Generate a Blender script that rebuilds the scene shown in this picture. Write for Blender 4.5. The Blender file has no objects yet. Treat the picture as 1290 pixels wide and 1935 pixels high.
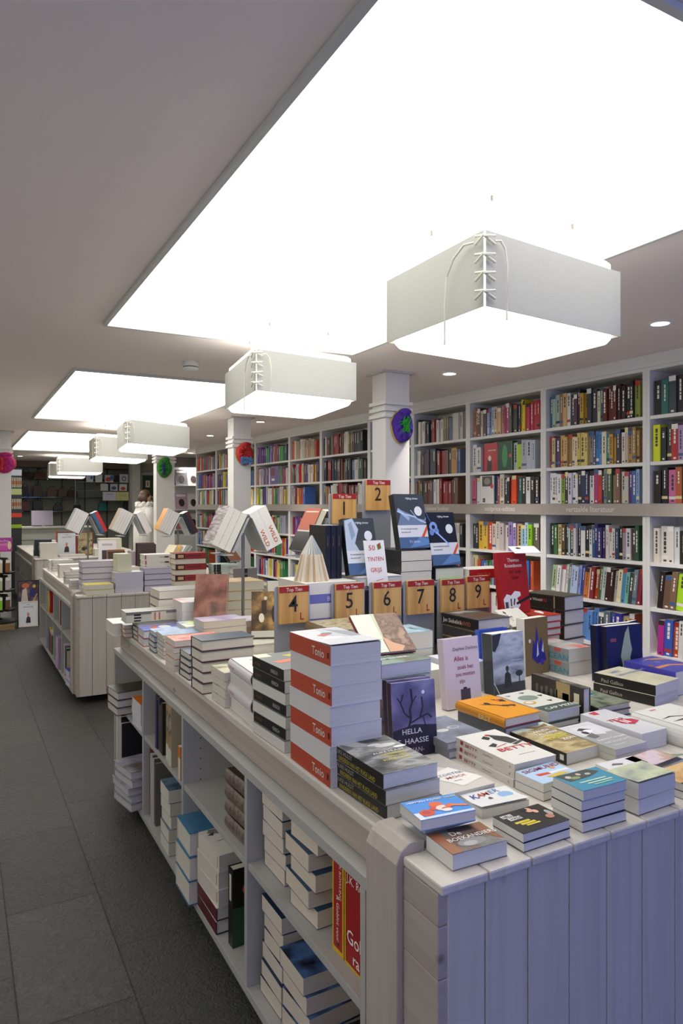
import bpy, math, random
from mathutils import Vector, Matrix
R = math.radians
C = bpy.context.scene.collection
random.seed(7)
# ------------------------------------------------------------------ camera geometry (level lens, horizon at y=955)
FPX, CX, HY, VX, EYE = 1320.0, 645.0, 955.0, -80.0, 1.40
YAW = math.atan((CX - VX) / FPX)
FW = Vector((math.sin(YAW), math.cos(YAW), 0)); RT = Vector((math.cos(YAW), -math.sin(YAW), 0))
CEIL, TOP = 2.30, 0.765          # ceiling height, table-top height
def ray(x, y): return FW + RT * ((x - CX) / FPX) + Vector((0, 0, (HY - y) / FPX))
def at(x, y, z):                 # the point of the horizontal plane z seen at a pixel
    r = ray(x, y); return Vector((0, 0, EYE)) + r * ((z - EYE) / r.z)
def aty(x, y, Y):                # the point of the plane Y = const seen at a pixel
    r = ray(x, y); return Vector((0, 0, EYE)) + r * (Y / r.y)
# ------------------------------------------------------------------ colours and materials
def lin(c):
    c /= 255.0
    return c / 12.92 if c <= 0.04045 else ((c + 0.055) / 1.055) ** 2.4
def hx(h):
    h = h.lstrip('#')
    if len(h) == 3: h = ''.join(a + a for a in h)
    return tuple(lin(int(h[i:i + 2], 16)) for i in (0, 2, 4)) + (1.0,)
_M = {}
def _new(name):
    m = bpy.data.materials.new(name); m.use_nodes = True
    return m, m.node_tree.nodes, m.node_tree.links, m.node_tree.nodes['Principled BSDF']
def mat(h, rough=0.55, metal=0.0, spec=0.4):
    k = (h, rough, metal, spec)
    if k not in _M:
        m, n, l, b = _new('paint_' + h)
        b.inputs['Base Color'].default_value = hx(h); b.inputs['Roughness'].default_value = rough
        b.inputs['Metallic'].default_value = metal; b.inputs['Specular IOR Level'].default_value = spec
        _M[k] = m
    return _M[k]
def mottle(hs, scale=18.0, rough=0.4, stretch=(1, 1, 1), detail=3.0):   # printed photo cover: blotches of several inks
    k = ('mot', tuple(hs), scale, stretch)
    if k not in _M:
        m, n, l, b = _new('print_' + hs[0])
        tc = n.new('ShaderNodeTexCoord'); mp = n.new('ShaderNodeMapping'); nz = n.new('ShaderNodeTexNoise'); cr = n.new('ShaderNodeValToRGB')
        mp.inputs['Scale'].default_value = stretch
        nz.inputs['Scale'].default_value = scale; nz.inputs['Detail'].default_value = detail
        l.new(tc.outputs['Object'], mp.inputs['Vector']); l.new(mp.outputs['Vector'], nz.inputs['Vector'])
        l.new(nz.outputs['Fac'], cr.inputs['Fac']); l.new(cr.outputs['Color'], b.inputs['Base Color'])
        e = cr.color_ramp.elements
        while len(e) < len(hs): e.new(0.5)
        for i, h in enumerate(hs):
            e[i].position = 0.32 + 0.36 * i / max(1, len(hs) - 1); e[i].color = hx(h)
        b.inputs['Roughness'].default_value = rough
        _M[k] = m
    return _M[k]
def ink():                       # print whose colour is stored per face
    if 'ink' not in _M:
        m, n, l, b = _new('print_ink')
        a = n.new('ShaderNodeAttribute'); a.attribute_name = 'Col'
        l.new(a.outputs['Color'], b.inputs['Base Color']); b.inputs['Roughness'].default_value = 0.45
        _M['ink'] = m
    return _M['ink']
def pages(h):                    # paper edges: fine lines along the leaves
    k = ('pg', h)
    if k not in _M:
        m, n, l, b = _new('pages_' + h)
        tc = n.new('ShaderNodeTexCoord'); mp = n.new('ShaderNodeMapping'); nz = n.new('ShaderNodeTexNoise'); mx = n.new('ShaderNodeMix')
        mp.inputs['Scale'].default_value = (3, 3, 900); nz.inputs['Scale'].default_value = 1.0; nz.inputs['Detail'].default_value = 2
        mx.data_type = 'RGBA'; c = hx(h); d = tuple(v * 0.74 for v in c[:3]) + (1,)
        mx.inputs['A'].default_value = d; mx.inputs['B'].default_value = tuple(min(1, v * 1.06) for v in c[:3]) + (1,)
        l.new(tc.outputs['Object'], mp.inputs['Vector']); l.new(mp.outputs['Vector'], nz.inputs['Vector'])
        l.new(nz.outputs['Fac'], mx.inputs['Factor']); l.new(mx.outputs['Result'], b.inputs['Base Color'])
        b.inputs['Roughness'].default_value = 0.85; b.inputs['Specular IOR Level'].default_value = 0.1
        _M[k] = m
    return _M[k]
def wood(h, h2, axis, knots=0.5, rough=0.5, key=''):      # whitewashed softwood, grain along an axis
    k = ('wd', h, h2, axis, key)
    if k not in _M:
        m, n, l, b = _new('wood_' + h)
        tc = n.new('ShaderNodeTexCoord'); mp = n.new('ShaderNodeMapping'); nz = n.new('ShaderNodeTexNoise'); mx = n.new('ShaderNodeMix')
        s = [38.0, 38.0, 38.0]; s['xyz'.index(axis)] = 1.6
        mp.inputs['Scale'].default_value = s
        nz.inputs['Scale'].default_value = 1.0; nz.inputs['Detail'].default_value = 5; nz.inputs['Distortion'].default_value = 0.7
        mx.data_type = 'RGBA'; mx.inputs['A'].default_value = hx(h2); mx.inputs['B'].default_value = hx(h)
        mr = n.new('ShaderNodeMapRange'); mr.inputs['From Min'].default_value = 0.3; mr.inputs['From Max'].default_value = 0.62
        l.new(tc.outputs['Object'], mp.inputs['Vector']); l.new(mp.outputs['Vector'], nz.inputs['Vector'])
        l.new(nz.outputs['Fac'], mr.inputs['Value']); l.new(mr.outputs['Result'], mx.inputs['Factor'])
        vo = n.new('ShaderNodeTexVoronoi'); mp2 = n.new('ShaderNodeMapping')
        s2 = [7.0, 7.0, 7.0]; s2['xyz'.index(axis)] = 3.6
        mp2.inputs['Scale'].default_value = s2; vo.inputs['Scale'].default_value = 1.0
        l.new(tc.outputs['Object'], mp2.inputs['Vector']); l.new(mp2.outputs['Vector'], vo.inputs['Vector'])
        mr2 = n.new('ShaderNodeMapRange'); mr2.inputs['From Min'].default_value = 0.035; mr2.inputs['From Max'].default_value = 0.085
        mr2.inputs['To Min'].default_value = knots; mr2.inputs['To Max'].default_value = 0
        l.new(vo.outputs['Distance'], mr2.inputs['Value'])
        mk = n.new('ShaderNodeMix'); mk.data_type = 'RGBA'; mk.inputs['B'].default_value = hx('4a4440')
        l.new(mx.outputs['Result'], mk.inputs['A']); l.new(mr2.outputs['Result'], mk.inputs['Factor'])
        l.new(mk.outputs['Result'], b.inputs['Base Color'])
        b.inputs['Roughness'].default_value = rough
        _M[k] = m
    return _M[k]
def glow(h, s):
    k = ('glow', h, s)
    if k not in _M:
        m, n, l, b = _new('glow_' + h)
        b.inputs['Base Color'].default_value = (0.8, 0.8, 0.8, 1)
        b.inputs['Emission Color'].default_value = hx(h); b.inputs['Emission Strength'].default_value = s
        _M[k] = m
    return _M[k]
def glass_mat(h='dfe8e4', alpha=0.12):
    k = ('glass', h, alpha)
    if k not in _M:
        m, n, l, b = _new('glass_' + h)
        g = n.new('ShaderNodeBsdfGlossy'); t = n.new('ShaderNodeBsdfTransparent'); x = n.new('ShaderNodeMixShader')
        g.inputs['Roughness'].default_value = 0.03; g.inputs['Color'].default_value = hx(h); t.inputs['Color'].default_value = hx(h)
        x.inputs['Fac'].default_value = alpha
        l.new(t.outputs[0], x.inputs[1]); l.new(g.outputs[0], x.inputs[2]); l.new(x.outputs[0], n['Material Output'].inputs['Surface'])
        _M[k] = m
    return _M[k]
WHITE = mat('dcdbd6', 0.5); PAGEW = 'dedcd3'; PAGEC = 'd9cfb8'
# ------------------------------------------------------------------ mesh builder
class MB:
    def __init__(s): s.v = []; s.f = []; s.m = []; s.c = []
    def poly(s, pts, m=0, c='ffffff'):
        b = len(s.v); s.v += [tuple(p) for p in pts]; s.f.append(tuple(range(b, b + len(pts)))); s.m.append(m); s.c.append(c); return s
    def hexa(s, p, m=0, c='ffffff'):     # eight corners: bottom ring 0-3, top ring 4-7
        b = len(s.v); s.v += [tuple(q) for q in p]
        for f in ((3, 2, 1, 0), (4, 5, 6, 7), (0, 1, 5, 4), (1, 2, 6, 5), (2, 3, 7, 6), (3, 0, 4, 7)):
            s.f.append(tuple(b + i for i in f)); s.m.append(m); s.c.append(c)
        return s
    def box(s, x0, y0, z0, x1, y1, z1, m=0, c='ffffff'):
        return s.hexa([(x0, y0, z0), (x1, y0, z0), (x1, y1, z0), (x0, y1, z0), (x0, y0, z1), (x1, y0, z1), (x1, y1, z1), (x0, y1, z1)], m, c)
    def prism(s, ring, axis, a0, a1, m=0, c='ffffff'):   # a 2D ring extruded along an axis
        n = len(ring); b = len(s.v)
        for a in (a0, a1):
            for (u, w) in ring:
                s.v.append({'x': (a, u, w), 'y': (u, a, w), 'z': (u, w, a)}[axis])
        s.f.append(tuple(range(b + n - 1, b - 1, -1))); s.f.append(tuple(range(b + n, b + 2 * n)))
        for i in range(n): s.f.append((b + i, b + (i + 1) % n, b + n + (i + 1) % n, b + n + i))
        s.m += [m] * (n + 2); s.c += [c] * (n + 2); return s
    def tube(s, pts, r, m=0, c='ffffff', n=8, cap=True):
        pts = [Vector(p) for p in pts]; rings = []
        for i, p in enumerate(pts):
            d = (pts[min(i + 1, len(pts) - 1)] - pts[max(i - 1, 0)]).normalized()
            u = d.cross(Vector((0, 0, 1)))
            if u.length < 1e-3: u = d.cross(Vector((1, 0, 0)))
            u.normalize(); w = d.cross(u); rr = r[i] if isinstance(r, (list, tuple)) else r
            b = len(s.v); rings.append(b)
            for k in range(n):
                a = 2 * math.pi * k / n; s.v.append(tuple(p + (u * math.cos(a) + w * math.sin(a)) * rr))
        for i in range(len(rings) - 1):
            for k in range(n):
                s.f.append((rings[i] + k, rings[i] + (k + 1) % n, rings[i + 1] + (k + 1) % n, rings[i + 1] + k)); s.m.append(m); s.c.append(c)
        if cap:
            s.f.append(tuple(rings[0] + k for k in range(n - 1, -1, -1))); s.f.append(tuple(rings[-1] + k for k in range(n))); s.m += [m, m]; s.c += [c, c]
        return s
    def lathe(s, prof, cx, cy, m=0, c='ffffff', n=24):   # prof: (radius, z)
        b = len(s.v)
        for (r, z) in prof:
            for k in range(n):
                a = 2 * math.pi * k / n; s.v.append((cx + r * math.cos(a), cy + r * math.sin(a), z))
        for i in range(len(prof) - 1):
            for k in range(n):
                s.f.append((b + i * n + k, b + i * n + (k + 1) % n, b + (i + 1) * n + (k + 1) % n, b + (i + 1) * n + k)); s.m.append(m); s.c.append(c)
        return s
    def ball(s, x, y, z, rx, ry, rz, m=0, c='ffffff', n=16):
        b = len(s.v); h = n // 2
        for i in range(h + 1):
            t = math.pi * i / h
            for k in range(n):
                a = 2 * math.pi * k / n; s.v.append((x + rx * math.sin(t) * math.cos(a), y + ry * math.sin(t) * math.sin(a), z + rz * math.cos(t)))
        for i in range(h):
            for k in range(n):
                s.f.append((b + i * n + k, b + (i + 1) * n + k, b + (i + 1) * n + (k + 1) % n, b + i * n + (k + 1) % n)); s.m.append(m); s.c.append(c)
        return s
    def mesh(s, name, mats, smooth=False):
        me = bpy.data.meshes.new(name); me.from_pydata(s.v, [], s.f)
        for mm in mats: me.materials.append(mm)
        me.polygons.foreach_set('material_index', s.m)
        if any(x != 'ffffff' for x in s.c):
            ca = me.color_attributes.new('Col', 'FLOAT_COLOR', 'CORNER'); buf = []
            for f, c in zip(s.f, s.c): buf += list(hx(c)) * len(f)
            ca.data.foreach_set('color', buf)
        if smooth: me.polygons.foreach_set('use_smooth', [True] * len(s.f))
        me.update(); return me
    def build(s, name, mats, parent=None, bevel=0.0, smooth=False, M=None):
        if not isinstance(mats, (list, tuple)): mats = [mats]
        o = bpy.data.objects.new(name, s.mesh(name, mats, smooth)); C.objects.link(o)
        if parent is not None: o.parent = parent
        if M is not None: o.matrix_basis = M
        if bevel:
            b = o.modifiers.new('edge', 'BEVEL'); b.width = bevel; b.segments = 2; b.limit_method = 'ANGLE'
        return o
def tag(o, label=None, cat=None, group=None, kind=None):
    for k, v in (('label', label), ('category', cat), ('group', group), ('kind', kind)):
        if v: o[k] = v
    return o
def empty(name, loc=(0, 0, 0), rz=0, label=None, cat=None, group=None):
    o = bpy.data.objects.new(name, None); C.objects.link(o); o.location = loc; o.rotation_euler = (0, 0, rz); o.empty_display_size = 0.1
    return tag(o, label, cat, group)
def words(name, body, parent, M, size, h, align='LEFT', sx=1.0, shear=0.0, bold=0.0003):      # lettering as a flat text object
    cu = bpy.data.curves.new(name, 'FONT'); cu.body = body; cu.size = size; cu.align_x = align; cu.shear = shear; cu.offset = bold * (size / .05)
    cu.space_line = 0.85; cu.resolution_u = 2
    cu.materials.append(mat(h, 0.5)); o = bpy.data.objects.new(name, cu); C.objects.link(o)
    if parent is not None: o.parent = parent
    o.matrix_basis = M @ Matrix.Diagonal((sx, 1, 1, 1)); return o
def frame(o, x, y, z):           # 4x4 from an origin and three axes
    m = Matrix.Identity(4)
    for i, v in enumerate((x, y, z)):
        for k in range(3): m[k][i] = v[k]
    m.translation = Vector(o); return m
# ------------------------------------------------------------------ books
def pose(kind, rot=0.0, tilt=0.0):
    z = Matrix.Rotation(R(rot), 3, 'Z')
    if kind == 'flat': b = Matrix.Identity(3) if not tilt else Matrix.Rotation(R(tilt), 3, 'X')
    elif kind == 'face': b = Matrix.Rotation(R(90 - tilt), 3, 'X')                       # front cover towards -Y, tilt leans back
    elif kind == 'spine': b = Matrix.Rotation(R(tilt), 3, 'X') @ Matrix(((1, 0, 0), (0, 0, -1), (0, 1, 0)))   # spine towards -X
    elif kind == 'out': b = Matrix.Rotation(R(-tilt), 3, 'Y').transposed() @ Matrix(((0, 0, -1), (-1, 0, 0), (0, 1, 0)))  # front towards -X
    return z @ b
def as_mat(c, rough=0.38): return c if not isinstance(c, str) else mat(c, rough)
def decal_mesh(items, w, h, z):
    mb = MB(); k = 0
    def P(u, v): return ((u - 0.5) * w, (v - 0.5) * h, z + k * 0.00006)
    for it in items:
        k += 1; t, c = it[0], it[1]
        if t == 'r': u0, v0, u1, v1 = it[2:6]; mb.poly([P(u0, v0), P(u1, v0), P(u1, v1), P(u0, v1)], 0, c)
        elif t == 'e':
            u, v, a, b = it[2:6]; mb.poly([P(u + a * math.cos(i * 0.3491), v + b * math.sin(i * 0.3491)) for i in range(18)], 0, c)
        elif t == 'p': mb.poly([P(u, v) for (u, v) in it[2]], 0, c)
        elif t == 'l':
            wd, pts = it[2], it[3]
            for (a, b) in zip(pts[:-1], pts[1:]):
                d = Vector(((b[0] - a[0]) * w, (b[1] - a[1]) * h)); L = d.length or 1e-6; q = Vector((-d.y, d.x)) / L * wd * 0.5
                A = P(*a); B = P(*b)
                mb.poly([(A[0] - q.x, A[1] - q.y, A[2]), (B[0] - q.x, B[1] - q.y, B[2]), (B[0] + q.x, B[1] + q.y, B[2]), (A[0] + q.x, A[1] + q.y, A[2])], 0, c)
    return mb
def book(kind, label, w, h, t, P3, loc, cover='ccc', spine=None, back=None, paper=PAGEW, pic=None, txt=(), stx=(), spic=None, curl=0.0, group=None, round_=False, cat='book', lips=None):
    """P3: 3x3 pose. loc: centre. txt: (text, u, v, size/h, colour[, align, sx]) on the front, stx the same along the spine (u from the head)."""
    hard = kind in ('hardback', 'dictionary')
    c = 0.0026 if hard else 0.0008; oh = 0.0028 if hard else 0.0
    x0, x1, y0, y1, z0, z1 = -w / 2, w / 2, -h / 2, h / 2, -t / 2, t / 2
    mb = MB()
    if curl:
        mb.hexa([(x0, y0, z1 - c + curl), (x1, y0, z1 - c + curl), (x1, y0 * .1, z1 - c), (x0, y0 * .1, z1 - c), (x0, y0, z1 + curl), (x1, y0, z1 + curl), (x1, y0 * .1, z1), (x0, y0 * .1, z1)], 0)
        mb.box(x0, y0 * .1, z1 - c, x1, y1, z1, 0)
    else: mb.box(x0, y0, z1 - c, x1, y1, z1, 0)
    mb.box(x0, y0, z0, x1, y1, z0 + c, 2)
    if round_:
        n = 6; bl = min(0.009, t * 0.22)
        outer = [(x0 + c - bl * math.sin(math.pi * (i / n)) ** 0.8 - c, z0 + t * i / n) for i in range(n + 1)]
        inner = [(x + c, z) for (x, z) in reversed(outer)]
        for i in range(n):
            (ax, az), (bx, bz) = outer[i], outer[i + 1]
            mb.hexa([(ax, y0, az), (ax + c, y0, az), (ax + c, y1, az), (ax, y1, az), (bx, y0, bz), (bx + c, y0, bz), (bx + c, y1, bz), (bx, y1, bz)], 1)
    else: mb.box(x0, y0, z0 + c, x0 + c, y1, z1 - c, 1)
    spine = cover if spine is None else spine
    o = mb.build(kind, [as_mat(cover), as_mat(spine), as_mat(cover if back is None else back)])
    pg = MB(); e = 0.0006 if not hard else oh
    pg.box(x0 + c, y0 + e, z0 + c, x1 - e, y1 - e, z1 - c); pg.build('page_block', pages(paper), o)
    if pic: decal_mesh(pic, w, h, z1 + 0.00025).build('cover_print', ink(), o)
    for q in txt:
        s = q[3] * h; M = frame(((q[1] - .5) * w, (q[2] - .5) * h, z1 + 0.0011), (1, 0, 0), (0, 1, 0), (0, 0, 1))
        words('title_lettering', q[0], o, M, s, q[4], q[5] if len(q) > 5 else 'LEFT', q[6] if len(q) > 6 else 1.0)
    sx0 = x0 - (0.0098 if round_ else 0.0006)
    if spic:
        m2 = MB()
        for k, (cc, a, b, lo, hi) in enumerate(spic):
            xx = sx0 + 0.0003 - k * 0.00006
            m2.poly([(xx, y1 - a * h, z0 + lo * t), (xx, y1 - b * h, z0 + lo * t), (xx, y1 - b * h, z0 + hi * t), (xx, y1 - a * h, z0 + hi * t)], 0, cc)
        m2.build('spine_print', ink(), o)
    for q in stx:
        s = q[3] * t; M = frame((sx0 - 0.0004, y1 - q[1] * h, z0 + q[2] * t), (0, -1, 0), (0, 0, 1), (-1, 0, 0))
        words('spine_lettering', q[0], o, M, s, q[4], 'LEFT', q[5] if len(q) > 5 else 1.0)
    o.matrix_basis = Matrix.Translation(loc) @ P3.to_4x4()
    return tag(o, label, cat, group)
def corners(P3, w, h, t):
    return [P3 @ Vector((sx * w / 2, sy * h / 2, sz * t / 2)) for sx in (-1, 1) for sy in (-1, 1) for sz in (-1, 1)]
def near_loc(P3, w, h, t, near, zb):
    """Centre of a book that stands on height zb with its nearest bottom corner over the point near."""
    cs = corners(P3, w, h, t); lo = min(c.z for c in cs)
    low = [c for c in cs if c.z < lo + 0.012]; k = min(low, key=lambda c: c.dot(FW))
    return Vector((near[0] - k.x, near[1] - k.y, zb - lo + .0006))
ORD = ['topmost', 'second', 'third', 'fourth', 'fifth', 'sixth', 'seventh', 'eighth', 'ninth', 'tenth', 'eleventh', 'twelfth']
def B(kind, label, px, py, zb, w, h, t, ps='flat', rot=0, tilt=0, **kw):
    P3 = pose(ps, rot, tilt); n = at(px, py, zb) if py is not None else px
    return book(kind, label, w, h, t, P3, near_loc(P3, w, h, t, n, zb), **kw)
def stack(kind, desc, where, n, px, py, zb, w, h, t, rot=0, alt=None, jit=0.003, under=None, top=None, ps='flat', group=None, **kw):
    """n books flat on one another, the nearest bottom corner seen at (px, py). alt: per book from the top, 1 = turned end for end."""
    pt = at(px, py, zb) if py is not None else Vector(px); out = []
    P0 = pose(ps, rot)
    base = near_loc(P0, w, h, t, pt, zb)
    for i in range(n):                                   # i = 0 is the top
        z = zb + (n - 1 - i) * t + t / 2 + .0004
        turned = bool(alt and alt[i % len(alt)])
        P3 = pose(ps, rot + (180 if turned else 0) + random.uniform(-1, 1) * jit * 300)
        loc = Vector((base.x + random.uniform(-jit, jit), base.y + random.uniform(-jit, jit), z))
        pos = '' if n == 1 else (', topmost one,' if i == 0 else (', bottom one,' if i == n - 1 else ', %s down,' % ORD[i]))
        a = dict(kw)
        if i == 0 and top: a.update(top)
        if i > 0 and under: a.update(under)
        if i > 0:
            for k in ('pic', 'txt', 'curl'): a.pop(k, None)
        out.append(book(kind, desc + pos + ' ' + where, w, h, t - 0.0003, P3, loc, group=group or (desc + ' ' + where if n > 1 else None), **a))
    return out
# ------------------------------------------------------------------ the setting
def struct(mb, name, mats, parent=None, bevel=0.0):
    o = mb.build(name, mats, parent, bevel)
    if parent is None: o['kind'] = 'structure'
    return o
def slate():
    m, n, l, b = _new('slate_tiles')
    tc = n.new('ShaderNodeTexCoord'); mp = n.new('ShaderNodeMapping'); br = n.new('ShaderNodeTexBrick')
    mp.inputs['Rotation'].default_value = (0, 0, R(-90)); mp.inputs['Location'].default_value = (-0.47, -0.155, 0)
    br.offset = 0.42; br.squash = 1.0
    for k, v in (('Scale', 1.0), ('Mortar Size', 0.0022), ('Mortar Smooth', 0.3), ('Bias', 0), ('Brick Width', 0.605), ('Row Height', 0.30)): br.inputs[k].default_value = v
    br.inputs['Color1'].default_value = hx('4a4b46'); br.inputs['Color2'].default_value = hx('3f403c'); br.inputs['Mortar'].default_value = hx('1c1c1b')
    nz = n.new('ShaderNodeTexNoise'); nz.inputs['Scale'].default_value = 38; nz.inputs['Detail'].default_value = 6; nz.inputs['Distortion'].default_value = 2.2
    nb = n.new('ShaderNodeTexNoise'); nb.inputs['Scale'].default_value = 2.2
    mx = n.new('ShaderNodeMix'); mx.data_type = 'RGBA'; mx.blend_type = 'MULTIPLY'; mx.inputs['Factor'].default_value = 0.85
    cr = n.new('ShaderNodeValToRGB'); cr.color_ramp.elements[0].position = 0.3; cr.color_ramp.elements[0].color = (0.45, 0.45, 0.43, 1); cr.color_ramp.elements[1].position = 0.7
    bp = n.new('ShaderNodeBump'); bp.inputs['Strength'].default_value = 0.8; bp.inputs['Distance'].default_value = 0.008
    ad = n.new('ShaderNodeMath'); ad.operation = 'SUBTRACT'
    l.new(tc.outputs['Object'], mp.inputs['Vector']); l.new(mp.outputs['Vector'], br.inputs['Vector'])
    l.new(tc.outputs['Object'], nz.inputs['Vector']); l.new(tc.outputs['Object'], nb.inputs['Vector'])
    l.new(nz.outputs['Fac'], cr.inputs['Fac']); l.new(br.outputs['Color'], mx.inputs['A']); l.new(cr.outputs['Color'], mx.inputs['B'])
    l.new(mx.outputs['Result'], b.inputs['Base Color'])
    l.new(nz.outputs['Fac'], ad.inputs[0]); l.new(br.outputs['Fac'], ad.inputs[1]); l.new(ad.outputs[0], bp.inputs['Height']); l.new(bp.outputs['Normal'], b.inputs['Normal'])
    b.inputs['Roughness'].default_value = 0.5; b.inputs['Specular IOR Level'].default_value = 0.35
    return m
PLASTER = mat('f7ede5', 0.8, 0, 0.1); WALLW = mat('d9d8d2', 0.6)
XL, XR, YB, YF = -1.5, 5.3, -2.9, 15.75
struct(MB().box(XL, YB, -0.08, XR, YF, 0), 'floor', slate())
struct(MB().box(XL, YB, CEIL, XR, YF, CEIL + 0.1), 'ceiling', PLASTER)
struct(MB().box(XL - .1, YB, 0, XL, YF, CEIL), 'wall_left', WALLW)
struct(MB().box(XR, YB, 0, XR + .1, YF, CEIL), 'wall_right', WALLW)
struct(MB().box(XL, YF, 0, XR, YF + .1, CEIL), 'wall_far', mat('4a463f', 0.6))
w = MB()                                             # shop front behind the viewer, with a wide window
w.box(XL, YB - .1, 0, XR, YB, 0.25); w.box(XL, YB - .1, 2.1, XR, YB, CEIL); w.box(XL, YB - .1, .25, -.6, YB, 2.1); w.box(4.6, YB - .1, .25, XR, YB, 2.1)
struct(w, 'wall_back', WALLW)
wf = MB()
for (a, b_) in ((-.6, -.54), (.85, .91), (2.7, 2.76), (4.54, 4.6)): wf.box(a, YB - .08, .25, b_, YB - .02, 2.1)
wf.box(-.6, YB - .08, .25, 4.6, YB - .02, .31); wf.box(-.6, YB - .08, 2.04, 4.6, YB - .02, 2.1)
wo = struct(wf, 'window_1', mat('3a3a3a', 0.4))
MB().box(-.56, YB - .062, .3, 4.56, YB - .056, 2.05).build('glass', glow('869bff', 1.75), wo)
# ------------------------------------------------------------------ ceiling light panels
PANEL = glow('fffefa', 2.7)
SIDE_FILL = glow('fffcf4', 2.2)  # for panels added out of view to brighten the ceiling and low shelves
def light_panel(x0, x1, y0, y1, label, m=PANEL):
    t = empty('ceiling_light_panel', ((x0 + x1) / 2, (y0 + y1) / 2, CEIL), 0, label, 'ceiling light', 'stretched luminous ceiling panels')
    a, b_ = (x1 - x0) / 2, (y1 - y0) / 2; f = MB(); e = .018; z0, z1 = -.016, -.001
    f.box(-a - e, -b_ - e, z0, -a, b_ + e, z1); f.box(a, -b_ - e, z0, a + e, b_ + e, z1); f.box(-a, -b_ - e, z0, a, -b_, z1); f.box(-a, b_, z0, a, b_ + e, z1)
    f.build('frame', mat('c9cac4', 0.6), t)
    MB().box(-a, -b_, -.009, a, b_, -.002).build('diffuser', m, t)
light_panel(.645, 2.035, .82, 3.57, 'large glowing white ceiling panel above the nearest book table')
light_panel(.68, 2.07, 4.87, 7.72, 'glowing white ceiling panel beyond the smoke detector, second from the camera')
light_panel(.74, 2.12, 9.08, 12.25, 'glowing white ceiling panel third from the camera, over the far tables')
light_panel(-1.35, -.65, -1.6, 3.4, 'added ceiling fill light over the unseen aisle by the shop front', SIDE_FILL)
light_panel(-1.35, -.65, 4.4, 8.4, 'added ceiling fill light over the unseen aisle, further in', SIDE_FILL)
# ------------------------------------------------------------------ pendant lamps
def fabric():
    m, n, l, b = _new('lamp_felt')
    n.remove(b); d = n.new('ShaderNodeBsdfDiffuse'); t = n.new('ShaderNodeBsdfTranslucent'); x = n.new('ShaderNodeMixShader')
    nz = n.new('ShaderNodeTexNoise'); nz.inputs['Scale'].default_value = 90; cr = n.new('ShaderNodeValToRGB')
    cr.color_ramp.elements[0].color = hx('b3b2aa'); cr.color_ramp.elements[1].color = hx('c5c4be')
    l.new(nz.outputs['Fac'], cr.inputs['Fac']); l.new(cr.outputs['Color'], d.inputs['Color']); l.new(cr.outputs['Color'], t.inputs['Color'])
    x.inputs['Fac'].default_value = 0.27
    l.new(d.outputs[0], x.inputs[1]); l.new(t.outputs[0], x.inputs[2]); l.new(x.outputs[0], n['Material Output'].inputs['Surface'])
    return m
FELT = fabric(); LAMPG = glow('fffdf6', 2.2)
CORD = mat('d2cfbd', 0.9); STEEL = mat('9a9a98', 0.3, 1.0); DARKM = mat('6b655a', 0.6)
ZB = 1.92
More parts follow.
